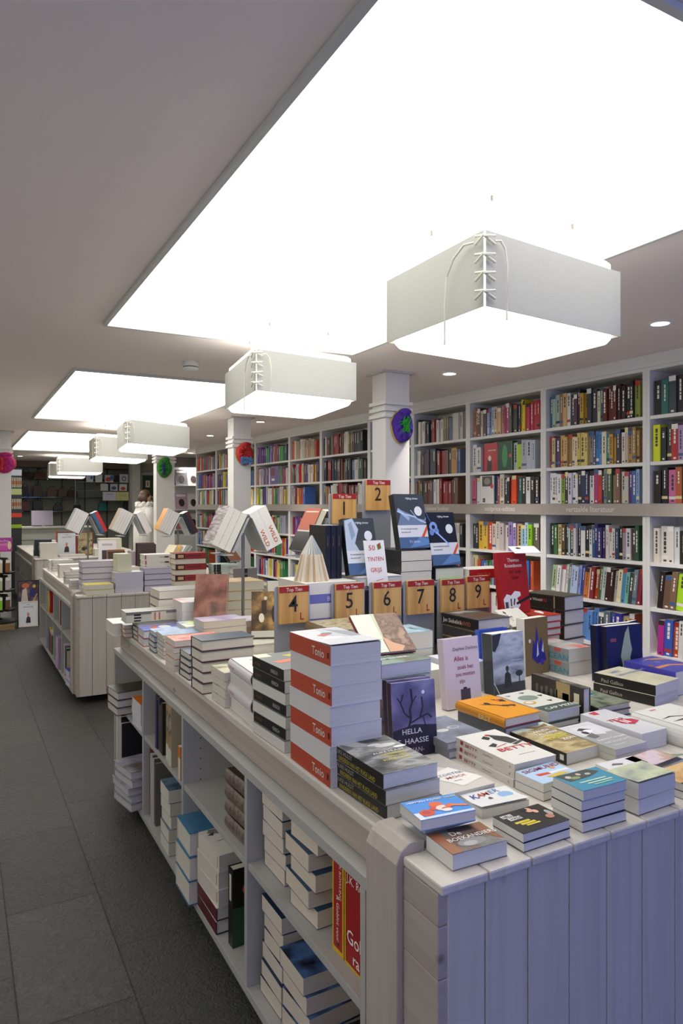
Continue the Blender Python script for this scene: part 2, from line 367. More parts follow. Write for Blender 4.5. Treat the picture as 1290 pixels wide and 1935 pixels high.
def lamp(N, L, Rr, hgt, label, lace=4):
    n, l_, r = at(*N, ZB), at(*L, ZB), at(*Rr, ZB)
    ex, ey = r - n, l_ - n; o = (r + l_) / 2
    t = empty('pendant_lamp', (o.x, o.y, ZB - .02), 0, label, 'pendant lamp', 'square felt pendant lamps over the tables')
    def P(u, v, z): p = n + ex * u + ey * v - o; return Vector((p.x, p.y, z + .02))
    g = .005 / ex.length; f = MB(); th = .004 / ex.length
    # felt band: one strip round the box, open at the laced corner
    def wall(a, b_, z0=0.0, z1=hgt):
        a, b_ = Vector(a), Vector(b_); c = Vector((.5, .5)); ai, bi = a + (c - a) * th * 2, b_ + (c - b_) * th * 2
        f.hexa([P(*a, z0), P(*b_, z0), P(*bi, z0), P(*ai, z0), P(*a, z1), P(*b_, z1), P(*bi, z1), P(*ai, z1)])
    wall((g, 0), (1, 0)); wall((1, 0), (1, 1)); wall((1, 1), (0, 1)); wall((0, 1), (0, g))
    f.build('felt_shade', FELT, t)
    d = MB(); ring = []; rr = .09                       # glowing inner box with rounded corners, a little taller than the felt
    for (cx_, cy_, a0) in ((1 - rr, 1 - rr, 0), (rr, 1 - rr, 90), (rr, rr, 180), (1 - rr, rr, 270)):
        for k in range(6):
            a = R(a0 + 18 * k); ring.append((cx_ + (rr - .02) * math.cos(a), cy_ + (rr - .02) * math.sin(a)))
    def loop(z, s): return [P(.5 + (u - .5) * s, .5 + (v - .5) * s, z) for (u, v) in ring]
    for (z0, s0, z1, s1) in ((-.02, .965, -.008, 1), (-.008, 1, hgt + .022, 1), (hgt + .022, 1, hgt + .03, .97)):
        A, B_ = loop(z0, s0), loop(z1, s1); k = len(A)
        for i in range(k): d.poly([A[i], A[(i + 1) % k], B_[(i + 1) % k], B_[i]])
    d.poly(list(reversed(loop(-.02, .965)))); d.poly(loop(hgt + .03, .97))
    d.build('inner_diffuser', LAMPG, t)
    c = MB(); w_ = .03 / ex.length; out = -.012 / ex.length
    for k in range(lace):
        za = hgt * (.1 + .72 * k / (lace - 1)); zc = za + hgt * .11
        c.tube([P(w_, out, za), P(out, out, (za + zc) / 2 + .004), P(out, w_, zc)], .0035, n=6); c.tube([P(out, w_, za), P(out * 1.6, out * 1.6, (za + zc) / 2), P(w_, out, zc)], .0035, n=6)
    zt = hgt * .86; s1 = .03 / ey.length; s2 = .03 / ex.length
    c.tube([P(out, s1, zt), P(out * 1.4, s1 * 2.2, zt + .004), P(out * 1.6, s1 * 3.6, zt - .02), P(out * 1.6, s1 * 4.6, zt - .06), P(out * 1.6, s1 * 4.9, zt - .14), P(out * 1.6, s1 * 4.9, -.075)], .003, n=6)
    c.tube([P(s2, out, zt), P(s2 * 1.6, out * 1.4, zt + .003), P(s2 * 2.1, out * 1.6, zt - .015), P(s2 * 2.4, out * 1.6, zt - .06), P(s2 * 2.3, out * 1.6, -.03)], .003, n=6)
    c.build('lacing_cord', CORD, t)
    for (u, v) in ((.2, .2), (.8, .2), (.8, .8), (.2, .8)):
        wz = CEIL - ZB - .012
        m = MB().tube([P(u, v, hgt + .03), P(u, v, wz)], .0007, n=5); m.tube([P(u, v, wz - .03), P(u, v, wz - .015)], .004, n=8)
        q = P(u, v, wz - .01); m.tube([(q.x - .02 + .014 * math.cos(a), q.y, q.z - .012 + .014 * math.sin(a)) for a in [i * .52 for i in range(11)]], .0008, n=5)
        m.build('hanging_wire', DARKM, t)
lamp((915, 577), (730, 648), (1172, 636), .198, 'largest square white felt lamp laced at its corner, nearest the camera')
lamp((483, 737), (425, 773), (673, 757), .187, 'square white felt lamp with looping cords, second from the camera')
lamp((240, 837), (221, 850), (358, 848), .20, 'square white felt lamp hanging under the second ceiling panel, third from camera')
lamp((181, 862), (168, 869), (279, 868), .215, 'square white felt lamp partly behind the third lamp')
lamp((112, 891), (106, 894), (194, 893), .22, 'square white felt lamp fifth from camera, in front of the glass shelves')
lamp((93, 899), (90, 901), (162, 901), .22, 'furthest square felt lamp, mostly hidden behind the fifth lamp')
# ------------------------------------------------------------------ downlights, smoke detector
for (px, py, lb) in ((1247, 611, 'round recessed downlight nearest the camera, beside the tall bookcase'), (849, 706, 'round recessed downlight beside the white column with the purple hat'),
                     (492, 797, 'round recessed downlight between the purple-hat and red-hat columns'), (397, 823, 'round recessed downlight just beyond the red-hat column'),
                     (360, 856, 'small round downlight at the end of the long bookcase'), (250, 877, 'small round downlight above the white door jamb'), (221, 882, 'smallest round downlight above the glass shelves'), (38, 874, 'faint downlight above the near end of the glass shelves')):
    p = at(px, py, CEIL)
    if p.y > 14: p = p * (14.0 / p.y)
    t = empty('downlight', (p.x, p.y, CEIL), 0, lb, 'downlight', 'round recessed downlights')
    MB().lathe([(.043, -.001), (.056, -.001), (.056, -.006), (.043, -.004)], 0, 0, n=28).build('ring', mat('e8e8e4', .4), t)
    MB().lathe([(.0001, -.003), (.043, -.003)], 0, 0, n=28).build('lens', glow('fff6ee', 9.0), t)
    la = bpy.data.lights.new('downlight_beam', 'SPOT'); la.energy = 85 if py < 840 else 150; la.spot_size = R(85); la.spot_blend = .9; la.color = (1, .9, .86); la.shadow_soft_size = .04
    lo = bpy.data.objects.new('downlight_beam', la); C.objects.link(lo); lo.parent = t; lo.location = (0, 0, -.02)
p = at(360, 684, CEIL); t = empty('smoke_detector', (p.x, p.y, CEIL), 0, 'white round smoke detector on the grey ceiling between two light panels', 'smoke detector')
MB().lathe([(.0001, 0), (.05, 0), (.052, -.022), (.047, -.03)], 0, 0).build('base', mat('d6d5d0', .4), t, smooth=True)
MB().lathe([(.046, -.03), (.044, -.037)], 0, 0).build('vent_slot', mat('6a6a68', .5), t)
MB().lathe([(.048, -.037), (.046, -.05), (.03, -.058), (.0001, -.059)], 0, 0).build('cap', mat('dddcd6', .4), t, smooth=True)
# ------------------------------------------------------------------ columns with their hats
COLW = mat('d8d7d1', 0.5)
def column(name, x, y, w_, dep, zc=(2.06,)):
    o = struct(MB().box(x, y, 0, x + w_, y + dep, CEIL), name, COLW)
    for i in range(3):
        z = 2.1 - i * .043; MB().box(x - .018, y - .018, z - .026, x + w_ + .018, y + dep + .018, z).build('collar_band', COLW, o, .003)
    MB().box(x - .035, y - .035, CEIL - .012, x + w_ + .035, y + dep + .035, CEIL - .001).build('ceiling_plate', mat('c8c3bd', .7), o)
    return o
column('pillar_right_near', 2.5, 3.94, .19, .17); column('pillar_right_middle', 2.445, 6.72, .185, .17); column('pillar_right_far', 2.385, 9.6, .25, .17); column('pillar_left', .37, 9.3, .197, .18)
def hat(px, py, Y, rw, rh, c1, c2, rim, fe, label, feather):
    p = aty(px, py, Y); t = empty('velvet_hat', (p.x, p.y, p.z), 0, label, 'hat', 'velvet berets hung on the columns')
    rnd = random.Random(int(px)); n = 20; ring = []
    for k in range(n):
        a = 2 * math.pi * k / n; q = 1 + .035 * math.sin(4 * a + px) + rnd.uniform(-.015, .015); ring.append((rw * q * math.cos(a), rh * q * math.sin(a)))
    m = MB(); prev = None; cols = [c1, c1, c1, c2, c2]                     # the crown: a slouching puff that bulges towards the shop
    for j, (s, dp) in enumerate(((1.0, -.004), (.98, -.03), (.8, -.05), (.5, -.058), (.15, -.05))):
        cur = [(x * s, dp - .012 * math.sin(3 * i) * (1 - s), y * s + .1 * rh * (1 - s)) for i, (x, y) in enumerate(ring)]
        if prev:
            for i in range(n): m.poly([prev[i], prev[(i + 1) % n], cur[(i + 1) % n], cur[i]])
        prev = cur
    m.poly(prev); m.build('crown', mottle([c1, c2], 9, .75), t, smooth=True)
    m = MB(); m.ball(.15 * rw, -.035, rh * .86, rw * .55, .03, rh * .22); m.build('gathered_puff', mat(c2, .7), t, smooth=True)
    MB().tube([(x * 1.0, -.012, y * 1.0) for (x, y) in ring + ring[:1]], .006, n=6).build('gold_rim', mat(rim, .5), t)
    f = MB()
    for k in range(70):
        if feather == 'plume': x0, z0, a, ln = rnd.uniform(-.02, .03) , rnd.uniform(-.02, .06), rnd.uniform(3.4, 5.0), rnd.uniform(.02, .06)
        elif feather == 'fluff': x0, z0, a, ln = rnd.uniform(-.6, .6) * rw, -rh * rnd.uniform(.25, .8), rnd.uniform(4.0, 5.4), rnd.uniform(.02, .05)
        else: x0, z0, a, ln = rnd.uniform(-.28, -.12) * rw, rnd.uniform(-.6, .5) * rh, rnd.uniform(4.2, 4.9), .03
        yb = -.062
        f.tube([(x0, yb, z0), (x0 + ln * .5 * math.cos(a), yb - .012, z0 + ln * .5 * math.sin(a)), (x0 + ln * math.cos(a), yb - .006, z0 + ln * math.sin(a))], [.004, .003, .0008], n=5)
    f.build('feather_trim', mat(fe, .8), t)
hat(757, 806, 3.935, .083, .112, '3d1d86', '4e2a9c', 'b59a3a', '2f9a3a', 'purple velvet hat with a green feather on the nearest white column', 'plume')
hat(461, 858, 6.715, .092, .112, 'b3261f', 'a01c1c', 'b0782a', '4b82b8', 'red velvet hat with blue fluff on the second white column', 'fluff')
hat(310, 884, 9.595, .10, .135, '1d6b25', '267a2c', '9a8a2a', '3a2a92', 'green velvet hat with a purple stripe on the furthest column', 'stripe')
hat(8, 875, 9.295, .125, .118, '9c1260', 'b01c6c', 'c2552a', 'd8401c', 'magenta velvet hat on the column beside the pen rack', 'stripe')
# ------------------------------------------------------------------ bookcases along the wall
BA = Vector((3.627, 2.556, 0)); BROT = R(2.313)
BM = Matrix.Translation(BA) @ Matrix.Rotation(BROT, 4, 'Z'); B3 = Matrix.Rotation(BROT, 3, 'Z')
BD = .27
EDGES = [-.57, .237, 1.045, 1.83, 2.56, 3.26, 4.21, 4.97, 5.95, 6.68, 7.35, 8.22]
SH = [1.935, 1.66, 1.41, 1.06, .79, .515, .25]
BAND = {0: 'vertaalde literatuur', 1: 'vertaalde literatuur', 2: 'midprice-edities', 3: 'nieuwe boeken'}
CASEW = mat('dddcd6', 0.5); GREYB = mat('a39a90', 0.55)
BLAB = ['nearest the camera, cut by the picture edge', 'with the sign vertaalde literatuur, second from camera', 'with the sign midprice-edities, third from camera', 'just beyond the purple-hat column, fourth from camera',
        'behind the numbered plaques one and two, fifth from camera', 'with dark and red spines, sixth from camera', 'with sparse beige books on top, seventh from camera', 'with the big violet book, eighth from camera',
        'half hidden by the red-hat column, ninth from camera', 'just beyond the red-hat column, tenth from camera', 'at the far end of the row, eleventh from camera']
for i in range(11):
    a, b_ = EDGES[i], EDGES[i + 1]
    t = empty('bookcase', BM @ Vector((BD / 2, (a + b_) / 2, 0)), BROT, 'white tall built-in bookcase ' + BLAB[i], 'bookcase', 'white bookcases along the wall')
    hw = (b_ - a) / 2 - .0004; X0, X1 = -BD / 2, BD / 2
    for s in (-1, 1):
        MB().box(X0, min(s * hw, s * (hw - .024)), 0, X1, max(s * hw, s * (hw - .024)), 2.275).build('side_panel', CASEW, t)
    MB().box(X1 - .012, -hw + .024, 0, X1 - .001, hw - .024, 2.275).build('back_panel', CASEW, t)
    MB().box(X0, -hw + .024, 2.205, X1 - .012, hw - .024, 2.275).build('top_panel', CASEW, t)
    MB().box(X0 + .02, -hw + .024, 0, X1 - .012, hw - .024, .08).build('base', CASEW, t)
    for k, z in enumerate(SH):
        if k == 2:
            MB().box(X0, -hw + .024, z - .022, X1 - .012, hw - .024, z).build('shelf', CASEW, t)
            sg = MB().box(X0 - .014, -hw, z - .075, X0 - .0005, hw, z + .001).build('sign_band', GREYB, t)
            if i in BAND: words('sign_lettering', BAND[i], sg, frame((X0 - .0152, (0.06 if i == 2 else 0) * hw + (-.0 if i else -.28), z - .052), (0, -1, 0), (0, 0, 1), (-1, 0, 0)), .052, 'd9d4cc', 'CENTER', .95)
        else: MB().box(X0 + .004, -hw + .024, z - .021, X1 - .012, hw - .024, z).build('shelf', CASEW, t)
struct(MB().prism([(-.012, 2.225), (.3, 2.225), (.3, 2.299), (-.012, 2.299)], 'y', -.6, 8.22), 'trim_1', CASEW).matrix_basis = BM
# ------------------------------------------------------------------ the display tables
WZ = wood('c4beb4', 'b9b2a8', 'z', .75); WY = wood('ada398', 'a0968b', 'y', .7); WP = wood('b2a89d', 'a69c91', 'z', .7, .5, 'post')
WTOP = wood('d2ccc1', 'c6bfb3', 'y', .15, .4, 'top'); DARK = mat('141413', .8); LACQ = mat('aba9a4', .45)
def table(label, x0, x1, y0, y1, divs, joints, shelf_z=.41, bz=.04):
    t = empty('display_table', ((x0 + x1) / 2, (y0 + y1) / 2, 0), 0, label, 'table', 'whitewashed wooden display tables')
    ox, oy = (x0 + x1) / 2, (y0 + y1) / 2
    def part(mb, name, m, bv=0.0):
        mb.v = [(a - ox, b - oy, c) for (a, b, c) in mb.v]; return mb.build(name, m, t, bv)
    cap = MB(); e = .0012                               # end cap of short boards
    for a, b in zip(joints[:-1], joints[1:]): cap.box(a + e, y0, TOP - .018, b - e, y0 + .118, TOP)
    part(cap, 'end_cap', WTOP, .004)
    ends = MB()                                          # upright boards of the end panel
    j = [joints[0] + .02] + joints[1:]
    for a, b in zip(j[:-1], j[1:]): ends.box(a + .0011, y0 + .011, .055, b - .0011, y0 + .035, TOP - .0185)
    part(ends, 'end_panel', WZ, .002)
    side = MB(); zz = [.055, .19, .33, .47, .60, .69, TOP - .0185]
    for a, b in zip(zz[:-1], zz[1:]): side.box(x0 + .001, y0 + .012, a + .0006, x0 + .022, y0 + .115, b - .0006)
    part(side, 'side_boards', WY, .002)
    py0, py1 = y0 + .117, y0 + .225                      # corner post with its chamfered head
    part(MB().prism([(x0 - .013, .055), (x0 + .05, .055), (x0 + .05, TOP + .02), (x0 + .016, TOP + .02), (x0 - .002, TOP + .008), (x0 - .013, TOP - .014)], 'y', py0, py1), 'corner_post', WP, .003)
    part(MB().box(x0 + .05, py0, TOP - .03, x1, y1, TOP).box(x0 + .020, py1, TOP - .024, x0 + .05, y1, TOP), 'worktop', WTOP, .004)
    part(MB().box(x0 + .027, py1, .672, x0 + .046, y1, TOP - .0245), 'side_rail', WY, .004)
    part(MB().box(x0 - .006, py1 - .01, .647, x0 + .36, y1, .6715), 'top_shelf', LACQ, .001)
    part(MB().box(x0 - .004, py1, bz, x0 + .36, y1, bz + .025), 'bottom_shelf', LACQ, .001)
    part(MB().box(x0 + .36, py1, bz, x0 + .375, y1, .67), 'back_panel', LACQ)
    for d in divs:
        part(MB().box(x0 - .004, d - .010, bz + .025, x0 + .36, d + .010, .647), 'divider', LACQ, .001)
    for a, b in zip(divs[:-1], divs[1:]):
        if shelf_z: part(MB().box(x0, a + .0105, shelf_z - .02, x0 + .355, b - .0105, shelf_z), 'shelf', LACQ, .001)
    for d in divs[:-1]:                                  # rows of shelf-pin holes in the uprights
        h = MB()
        for col in (.06, .30):
            for k in range(14):
                z = .12 + k * .037; yy = d - .0104; xx = x0 + col
                h.poly([(xx - .002, yy, z - .002), (xx + .002, yy, z - .002), (xx + .002, yy, z + .002), (xx - .002, yy, z + .002)])
        if d > divs[0]: part(h, 'pin_hole', DARK)
    part(MB().box(x0 + .08, y0 + .08, 0, x1 - .08, y1 - .08, .055), 'plinth', DARK)
    part(MB().box(x0 + .375, py1, .05, x1, y1, TOP - .031), 'core_box', LACQ)
    part(MB().box(x0 + .02, py1 - .1, .05, x1, py1, TOP - .031), 'end_core', LACQ)
    return t
J1 = [.705] + [aty(px, 1600, .94).x for px in (923.5, 1004.5, 1083, 1154, 1221, 1283)]
while J1[-1] < 2.36: J1.append(J1[-1] + .098)
T1 = table('whitewashed wooden book table nearest the camera, with low white side shelves', .705, J1[-1], .938, 3.69, [1.19, 1.83, 2.455, 3.06, 3.68], J1)
J2 = [.729] + [aty(px, 1200, 5.164).x for px in (175, 201.8, 230, 256, 283)]
while J2[-1] < 2.16: J2.append(J2[-1] + .1)
T2 = table('whitewashed wooden book table beyond the first gap, second from the camera', .729, J2[-1], 5.164, 7.65, [5.39, 5.95, 6.5, 7.05, 7.64], J2)
J3 = [.80 + .1 * k for k in range(15)]
T3 = table('furthest whitewashed book table, behind the floor posters', .80, 2.2, 9.0, 12.2, [9.23, 9.9, 10.6, 11.3, 12.19], J3)
# ------------------------------------------------------------------ table 1: the books at its near end
SKIN = 'd9a88c'
def pocket(desc, where, n, px, py, t, rot, zb=TOP, w=.12, h=.082, **kw):
    return stack('pocket_book', desc, where, n, px, py, zb, w, h, t, rot, spine='d6d4cc', jit=.002, under={'cover': kw.get('under_c', '20222a')}, **{k: v for k, v in kw.items() if k != 'under_c'})
pocket('thick little book with brown and grey cover', 'at the near table corner', 1, 857, 1647, .029, -2, cover=mottle(['4c3a30', '7d6250', '6f6d6a', '8d8a86'], 22),
       pic=[('r', '9a6238', 0, 0, .2, 1), ('p', '8a5a36', [(.72, 1), (1, 1), (1, .1), (.88, .3)]), ('e', '8f8d8b', .5, .3, .25, .18), ('e', 'b0aeac', .45, .25, .12, .1), ('r', '4a3c34', .35, .78, .75, 1)],
       txt=[('De', .3, .66, .24, 'e8e4de'), ('BOEKANDIERS', .16, .44, .21, 'ece8e2', 'LEFT', .95)])
pocket('black little book with yellow lines and two faces', 'on the front table boards', 2, 988.7, 1611, .0168, 1.5, cover='2c2a28',
       pic=[('r', 'e8e6e0', .08, .76, .3, .9), ('r', 'e8e6e0', .14, .6, .4, .74), ('r', 'd8c23a', .14, .42, .44, .5), ('r', 'd8c23a', .2, .32, .5, .4), ('r', 'd8c23a', .26, .24, .54, .3), ('e', SKIN, .66, .84, .07, .12), ('e', SKIN, .74, .72, .05, .09), ('e', 'b9806a', .82, .36, .08, .1), ('e', 'a8a29c', .9, .52, .05, .14), ('e', '151515', .6, .9, .06, .08)],
       txt=[('HELLE', .09, .77, .14, '2c2a28'), ('HADES', .16, .615, .14, '2c2a28')])
kb = at(795, 1551, TOP + .061)
B('pocket_book', 'blue little book skewed under the lobster-cover copy', 803, 1577, TOP + .0205, .118, .081, .02, rot=-1, cover='3f7fd0', spine='d6d4cc')
B('pocket_book', 'blue little book with red lobsters on its cover, on the corner post', kb, None, TOP + .0408, .118, .081, .02, rot=-6, cover='4a90dd', spine='d6d4cc',
  pic=[('r', 'dfe6ee', 0, 0, .1, .34), ('r', 'cfdcec', .1, 0, 1, .1), ('e', 'd8481e', .22, .28, .13, .16), ('e', 'b83812', .22, .3, .07, .09), ('e', 'e0602c', .5, .6, .12, .15), ('e', 'd04a20', .42, .42, .1, .1), ('e', 'e8d8cc', .55, .38, .12, .14), ('e', 'cf5a30', .6, .34, .08, .06), ('e', 'dd6a34', .7, .44, .09, .08), ('p', 'e8823a', [(.7, .5), (.98, .36), (.97, .26), (.75, .38)]), ('e', 'f0e6de', .58, .25, .09, .08)],
  txt=[('HERMAN KOCH', .06, .83, .11, 'f2f2f0', 'LEFT', 1.15), ('HET DINER', .58, .83, .11, 'd8d84a', 'LEFT', 1.1)])
pocket('white little book with blue circle', 'behind the lobster-cover books', 1, 910, 1546.5, .018, -5, curl=.006, cover='e6e6e4',
       pic=[('e', '8fb4dd', .77, .55, .15, .17), ('p', '5f93b8', [(.42, .3), (.5, .36), (.62, .1), (.5, .06)]), ('e', '5a463a', .42, .46, .045, .09), ('e', 'caa58c', .44, .38, .04, .06)],
       txt=[('K', .1, .58, .34, '3a4aa0'), ('A', .24, .62, .3, 'b8443a'), ('M', .36, .66, .28, 'c8604a'), ('E', .52, .7, .28, '7a9ac8'), ('R', .63, .74, .28, '5a86c0')])
pocket('teal little book with crowd photo', 'at the front table edge', 4, 1100, 1575, .0205, -1, h=.08, cover='4d93ad',
       pic=[('p', '4a4f48', [(.02, .98), (.75, .98), (.9, .75), (.6, .6), (.1, .55)]), ('e', 'c9c3b8', .2, .78, .06, .08), ('e', 'd0b8a0', .45, .82, .05, .07), ('e', '8a9a6a', .3, .68, .1, .08), ('e', 'b8c0c0', .62, .74, .06, .06), ('r', 'b8d8c0', .2, .36, .8, .42), ('r', 'b8d8c0', .3, .24, .86, .3), ('r', '9acab0', .38, .14, .8, .19)])
pocket('thick pale green little book with lifted cover', 'at the front table edge', 2, 1207, 1542, .033, 1.5, h=.082, curl=.004, cover=mottle(['8a9098', 'b9c0a4', 'cdd2b0', 'a8ae9a'], 14))
pocket('yellow little book with black border', 'near the picture edge of the table front', 2, 1294, 1512, .0165, 3, cover=mottle(['b98a5a', 'e0bd84', 'd8b070'], 20), pic=[('l', '5a3a2a', .004, [(.1, .1), (.5, .45), (.9, .3)]), ('r', '2a2420', 0, 0, 1, .12)])
pocket('sky blue little book with red pencil', 'beside the white book with red title', 2, 1026, 1515, .019, 3, cover='b9d2ec',
       pic=[('p', 'd8482c', [(.2, .56), (.5, .5), (.5, .38), (.22, .42)]), ('p', 'e8e8e8', [(.5, .5), (.98, .48), (.98, .36), (.5, .38)]), ('p', 'd9b93a', [(.3, .3), (.7, .34), (.9, .2), (.4, .18)]), ('e', 'caa184', .75, .7, .07, .1)],
       txt=[('SIGMUND', .06, .72, .25, '9a4a6a', 'LEFT', 1.25)])
pocket('white little book with small sketches', 'lying between the teal and pale green piles', 2, 1178, 1487, .012, -3, h=.085, cover='dfdfe2', pic=[('p', '6a6660', [(.2, .7), (.45, .62), (.5, .7), (.3, .8)]), ('p', '7a766e', [(.6, .35), (.9, .3), (.8, .45)])])
pocket('pink and green little book with lifted cover', 'on the boards near the picture edge', 1, 1242, 1474, .024, 6, curl=.012, cover=mottle(['c9b4c4', 'd9c9d2', 'c8a090', '5f8a6a'], 12, stretch=(2, 1, 1)))
stack('paperback', 'grey novel with yellow lettering and dark spine', 'at the table corner', 3, 728, 1552, TOP, .136, .205, .031, 1.7, cover=mottle(['3a3a38', '6a6a66', 'a9a9a4', '4c4c48'], 11, stretch=(1, 2.5, 1)), spine='24221f', jit=.005,
      pic=[('p', 'a8a8a6', [(0, 1), (.3, 1), (.55, .72), (.2, .8)]), ('p', '3a3a38', [(.3, 1), (.7, 1), (.75, .85), (.5, .86)]), ('e', 'd8d8d4', .72, .7, .2, .05), ('e', 'f0f0ec', .9, .6, .12, .03), ('e', 'e0e0dc', .55, .76, .12, .03)],
      txt=[('AUKE HULST', .3, .49, .062, 'f0eee8', 'LEFT', 1.1), ('KINDEREN', .38, .42, .062, 'd9c832'), ('VAN HET', .44, .35, .06, 'd9c832'), ('RUIGE LAND', .3, .28, .06, 'd9c832')], stx=[('AUKE HULST', .03, .58, .42, '9a968c'), ('KINDEREN VAN HET RUIGE LAND', .1, .14, .46, 'b09a32', .72)])
st = [0, 1, 0, 1, 0, 1, 0]
stack('paperback', 'thick novel with terracotta spine', 'on the aisle edge', 7, 624, 1490.7, TOP, .135, .213, .0455, .3, alt=st, jit=.002, cover='cfcfd2', spine='b4482f', paper='d8d7d4',
      top={'pic': [('p', 'b9bcc2', [(.5, 1), (1, 1), (1, 0), (.7, 0), (.45, .5)]), ('p', '8e9298', [(.62, .95), (1, .7), (1, .1), (.8, .3)]), ('p', 'c25a3a', [(.25, .62), (.45, .68), (.55, .6), (.32, .54)]), ('e', '6f7479', .5, .68, .12, .05), ('e', 'eef0f2', .42, .4, .2, .08)], 'curl': .004}, stx=[('Tonio', .58, .3, .62, 'e8dcd2', .9)], spic=[('2a2420', .93, .97, .35, .65)])
stack('paperback', 'novel with black spine', 'beside the terracotta-spined pile', 7, 539, 1424, TOP, .14, .2, .0305, 2.5, alt=[0, 0, 1, 0, 1, 0, 1], cover='7a7f7c', spine='171514', paper='dedad0',
      top={'pic': [('r', 'd8d4c0', 0, .8, .3, 1), ('p', 'd8705a', [(.1, .5), (.9, .62), (.8, .45), (.2, .38)]), ('p', 'c9b83c', [(.5, .8), (1, .85), (1, .7), (.6, .7)])]}, stx=[('KRISCH', .62, .3, .45, 'b8b6b0', .9), ('HOLLEEDE', .08, .35, .36, '7a5a3a', .8)])
stack('hardback', 'fat white hardback with rounded spine', 'on the aisle edge', 4, 478, 1376, TOP, .16, .225, .0385, -3, alt=[0, 1, 0, 1], round_=True, cover='dedbd8', spine='d6d0d2', paper='dcd8d0', jit=.003,
      top={'pic': [('l', 'b9322c', .004, [(.02, .02), (.98, .02)]), ('e', 'c4728a', .55, .85, .14, .05), ('r', '9a968e', .3, .76, .5, .8), ('r', 'c8c4bc', .2, .5, .8, .56), ('r', 'b8b4a8', .3, .32, .9, .36)]}, stx=[('STIPHOUT', .1, .4, .3, 'b05a58', 1.0)])
stack('paperback', 'cream-paged paperback laid with fore-edge out', 'next to the rounded white hardbacks', 4, 425, 1338, TOP, .125, .18, .0272, -90, cover=mottle(['6a705a', 'c9c2a8', 'd8d2bc'], 16), paper='ddd6c8')
stack('hardback', 'hardback with dark violet boards', 'on the aisle edge beyond the cream pile', 5, 382.5, 1313, TOP, .115, .19, .036, -88, cover='45505a', spine='3a2a5a', back='5a2230', paper='e0d9c8')
stack('hardback', 'small dark-bound book', 'wedged behind the violet-bound pile', 4, 357, 1286, TOP, .118, .19, .0235, -89, cover='5a6470', spine='2a2c30', back='22242a', paper='d9d2c6')
stack('paperback', 'white paperback with red and yellow cover', 'on the aisle edge', 5, 329, 1270, TOP, .125, .2, .0235, -90, cover=mottle(['d8c23a', 'c85a4a', 'd89a8a', 'b83a3a'], 10), paper='dcd6ca')
stack('paperback', 'thin paperback with dark edges', 'in the low row of the aisle edge', 6, 309, 1246.6, TOP, .12, .2, .0165, -91, cover=mottle(['6a86a8', '9ab0cc', '7a90a8'], 8), back='3a4046', paper='d8d2c6')
stack('hardback', 'blue-topped hardback with black edges', 'in the low row of the aisle edge', 4, 291, 1235, TOP, .1, .14, .0225, -91, cover=mottle(['7f9cc4', 'a8bedc', '6a86b0'], 9), back='2a3038', paper='d8d4cc')
stack('hardback', 'orange-bound hardback', 'under the violet-blue cover', 2, 270, 1223, TOP, .13, .2, .037, -91, cover=mottle(['5a64b4', '8a8cc8', '6a70bc'], 6), spine='b8563a', back='b8563a', paper='d9d6d2', top={'pic': [('e', 'e8e4e0', .5, .55, .3, .14), ('p', 'd8683a', [(.2, .3), (.8, .2), (.8, .3), (.3, .42)])]})
stack('hardback', 'grey-topped hardback with dark edges', 'at the far end of the aisle edge', 4, Vector((.735, 3.302, 0)), None, TOP, .118, .215, .021, -90, cover='7d807c', spine='2c2c30', back='3a3034', paper='d6d0c8')
stack('hardback', 'small orange-edged book', 'at the far corner of the near table', 3, Vector((.70, 3.428, 0)), None, TOP, .064, .17, .02, -90, cover='c8c2b4', spine='b4602c', back='b4602c', paper='dcd4c4')
B('hardback', 'white book jutting over the far corner of the near table', Vector((.66, 3.50, 0)), None, TOP, .18, .2, .06, rot=-90, cover='e2e0da', paper='dcd8ce')
for k in range(1):
    B('hardback', 'grey and cream book with black marks on its spine, lying on the grey pile', Vector((.685, 3.325, 0)), None, TOP + .0855, .12, .26, .05, rot=90, cover='a8a69c', spine='b9b6a6', paper='d8d2c4', spic=[('6a6a68', 0, 1, .72, 1), ('141414', .14, .26, .62, .8), ('141414', .14, .27, .36, .52), ('141414', .14, .26, .1, .24), ('c8bca8', .45, .72, .1, .9), ('a86a5a', .5, .53, .15, .85), ('a86a5a', .58, .61, .15, .85)])
stack('paperback', 'green and blue patterned paperback', 'behind the grey-topped pile', 4, Vector((.87, 2.985, 0)), None, TOP, .15, .21, .0268, 90, cover=mottle(['6f9a3c', 'b8cc6a', 'dfe4d0', '5a7ab8', '7a8cd0'], 7), paper='dcd8cc', spine='dcd8cc')
stack('paperback', 'white paperback with red scene', 'on the far end of the near table', 4, Vector((.92, 3.215, 0)), None, TOP, .17, .22, .045, 90, cover=mottle(['e2deda', 'dcd6d2', 'c8503a'], 8), paper='dcd8cc', spine='e0ddd8', spic=[('c84a34', .5, .85, .1, .4), ('b8302a', .4, .55, .3, .7)])
stack('hardback', 'broad cream-paged hardback with grey cover', 'at the far end, near table', 5, Vector((.872, 3.46, 0)), None, TOP, .19, .25, .042, 90, cover='8c8680', spine='d8d2c4', paper='dcd4c2', back='5a4a40')
stack('hardback', 'large cream-paged hardback with orange-tinted cover', 'behind the leaning brown book', 5, Vector((1.15, 3.42, 0)), None, TOP, .2, .26, .048, 90, cover=mottle(['c8a878', 'd8c098', 'b88a58'], 8), spine='d9d3c0', paper='dbd5c2')
stack('paperback', 'mauve-topped paperback', 'in front of the leaning brown books', 5, Vector((.90, 2.835, 0)), None, TOP, .13, .19, .0295, -89, cover=mottle(['8a7aa0', 'b0a4bc', 'c8bcc0'], 9), paper='d8cfbe')
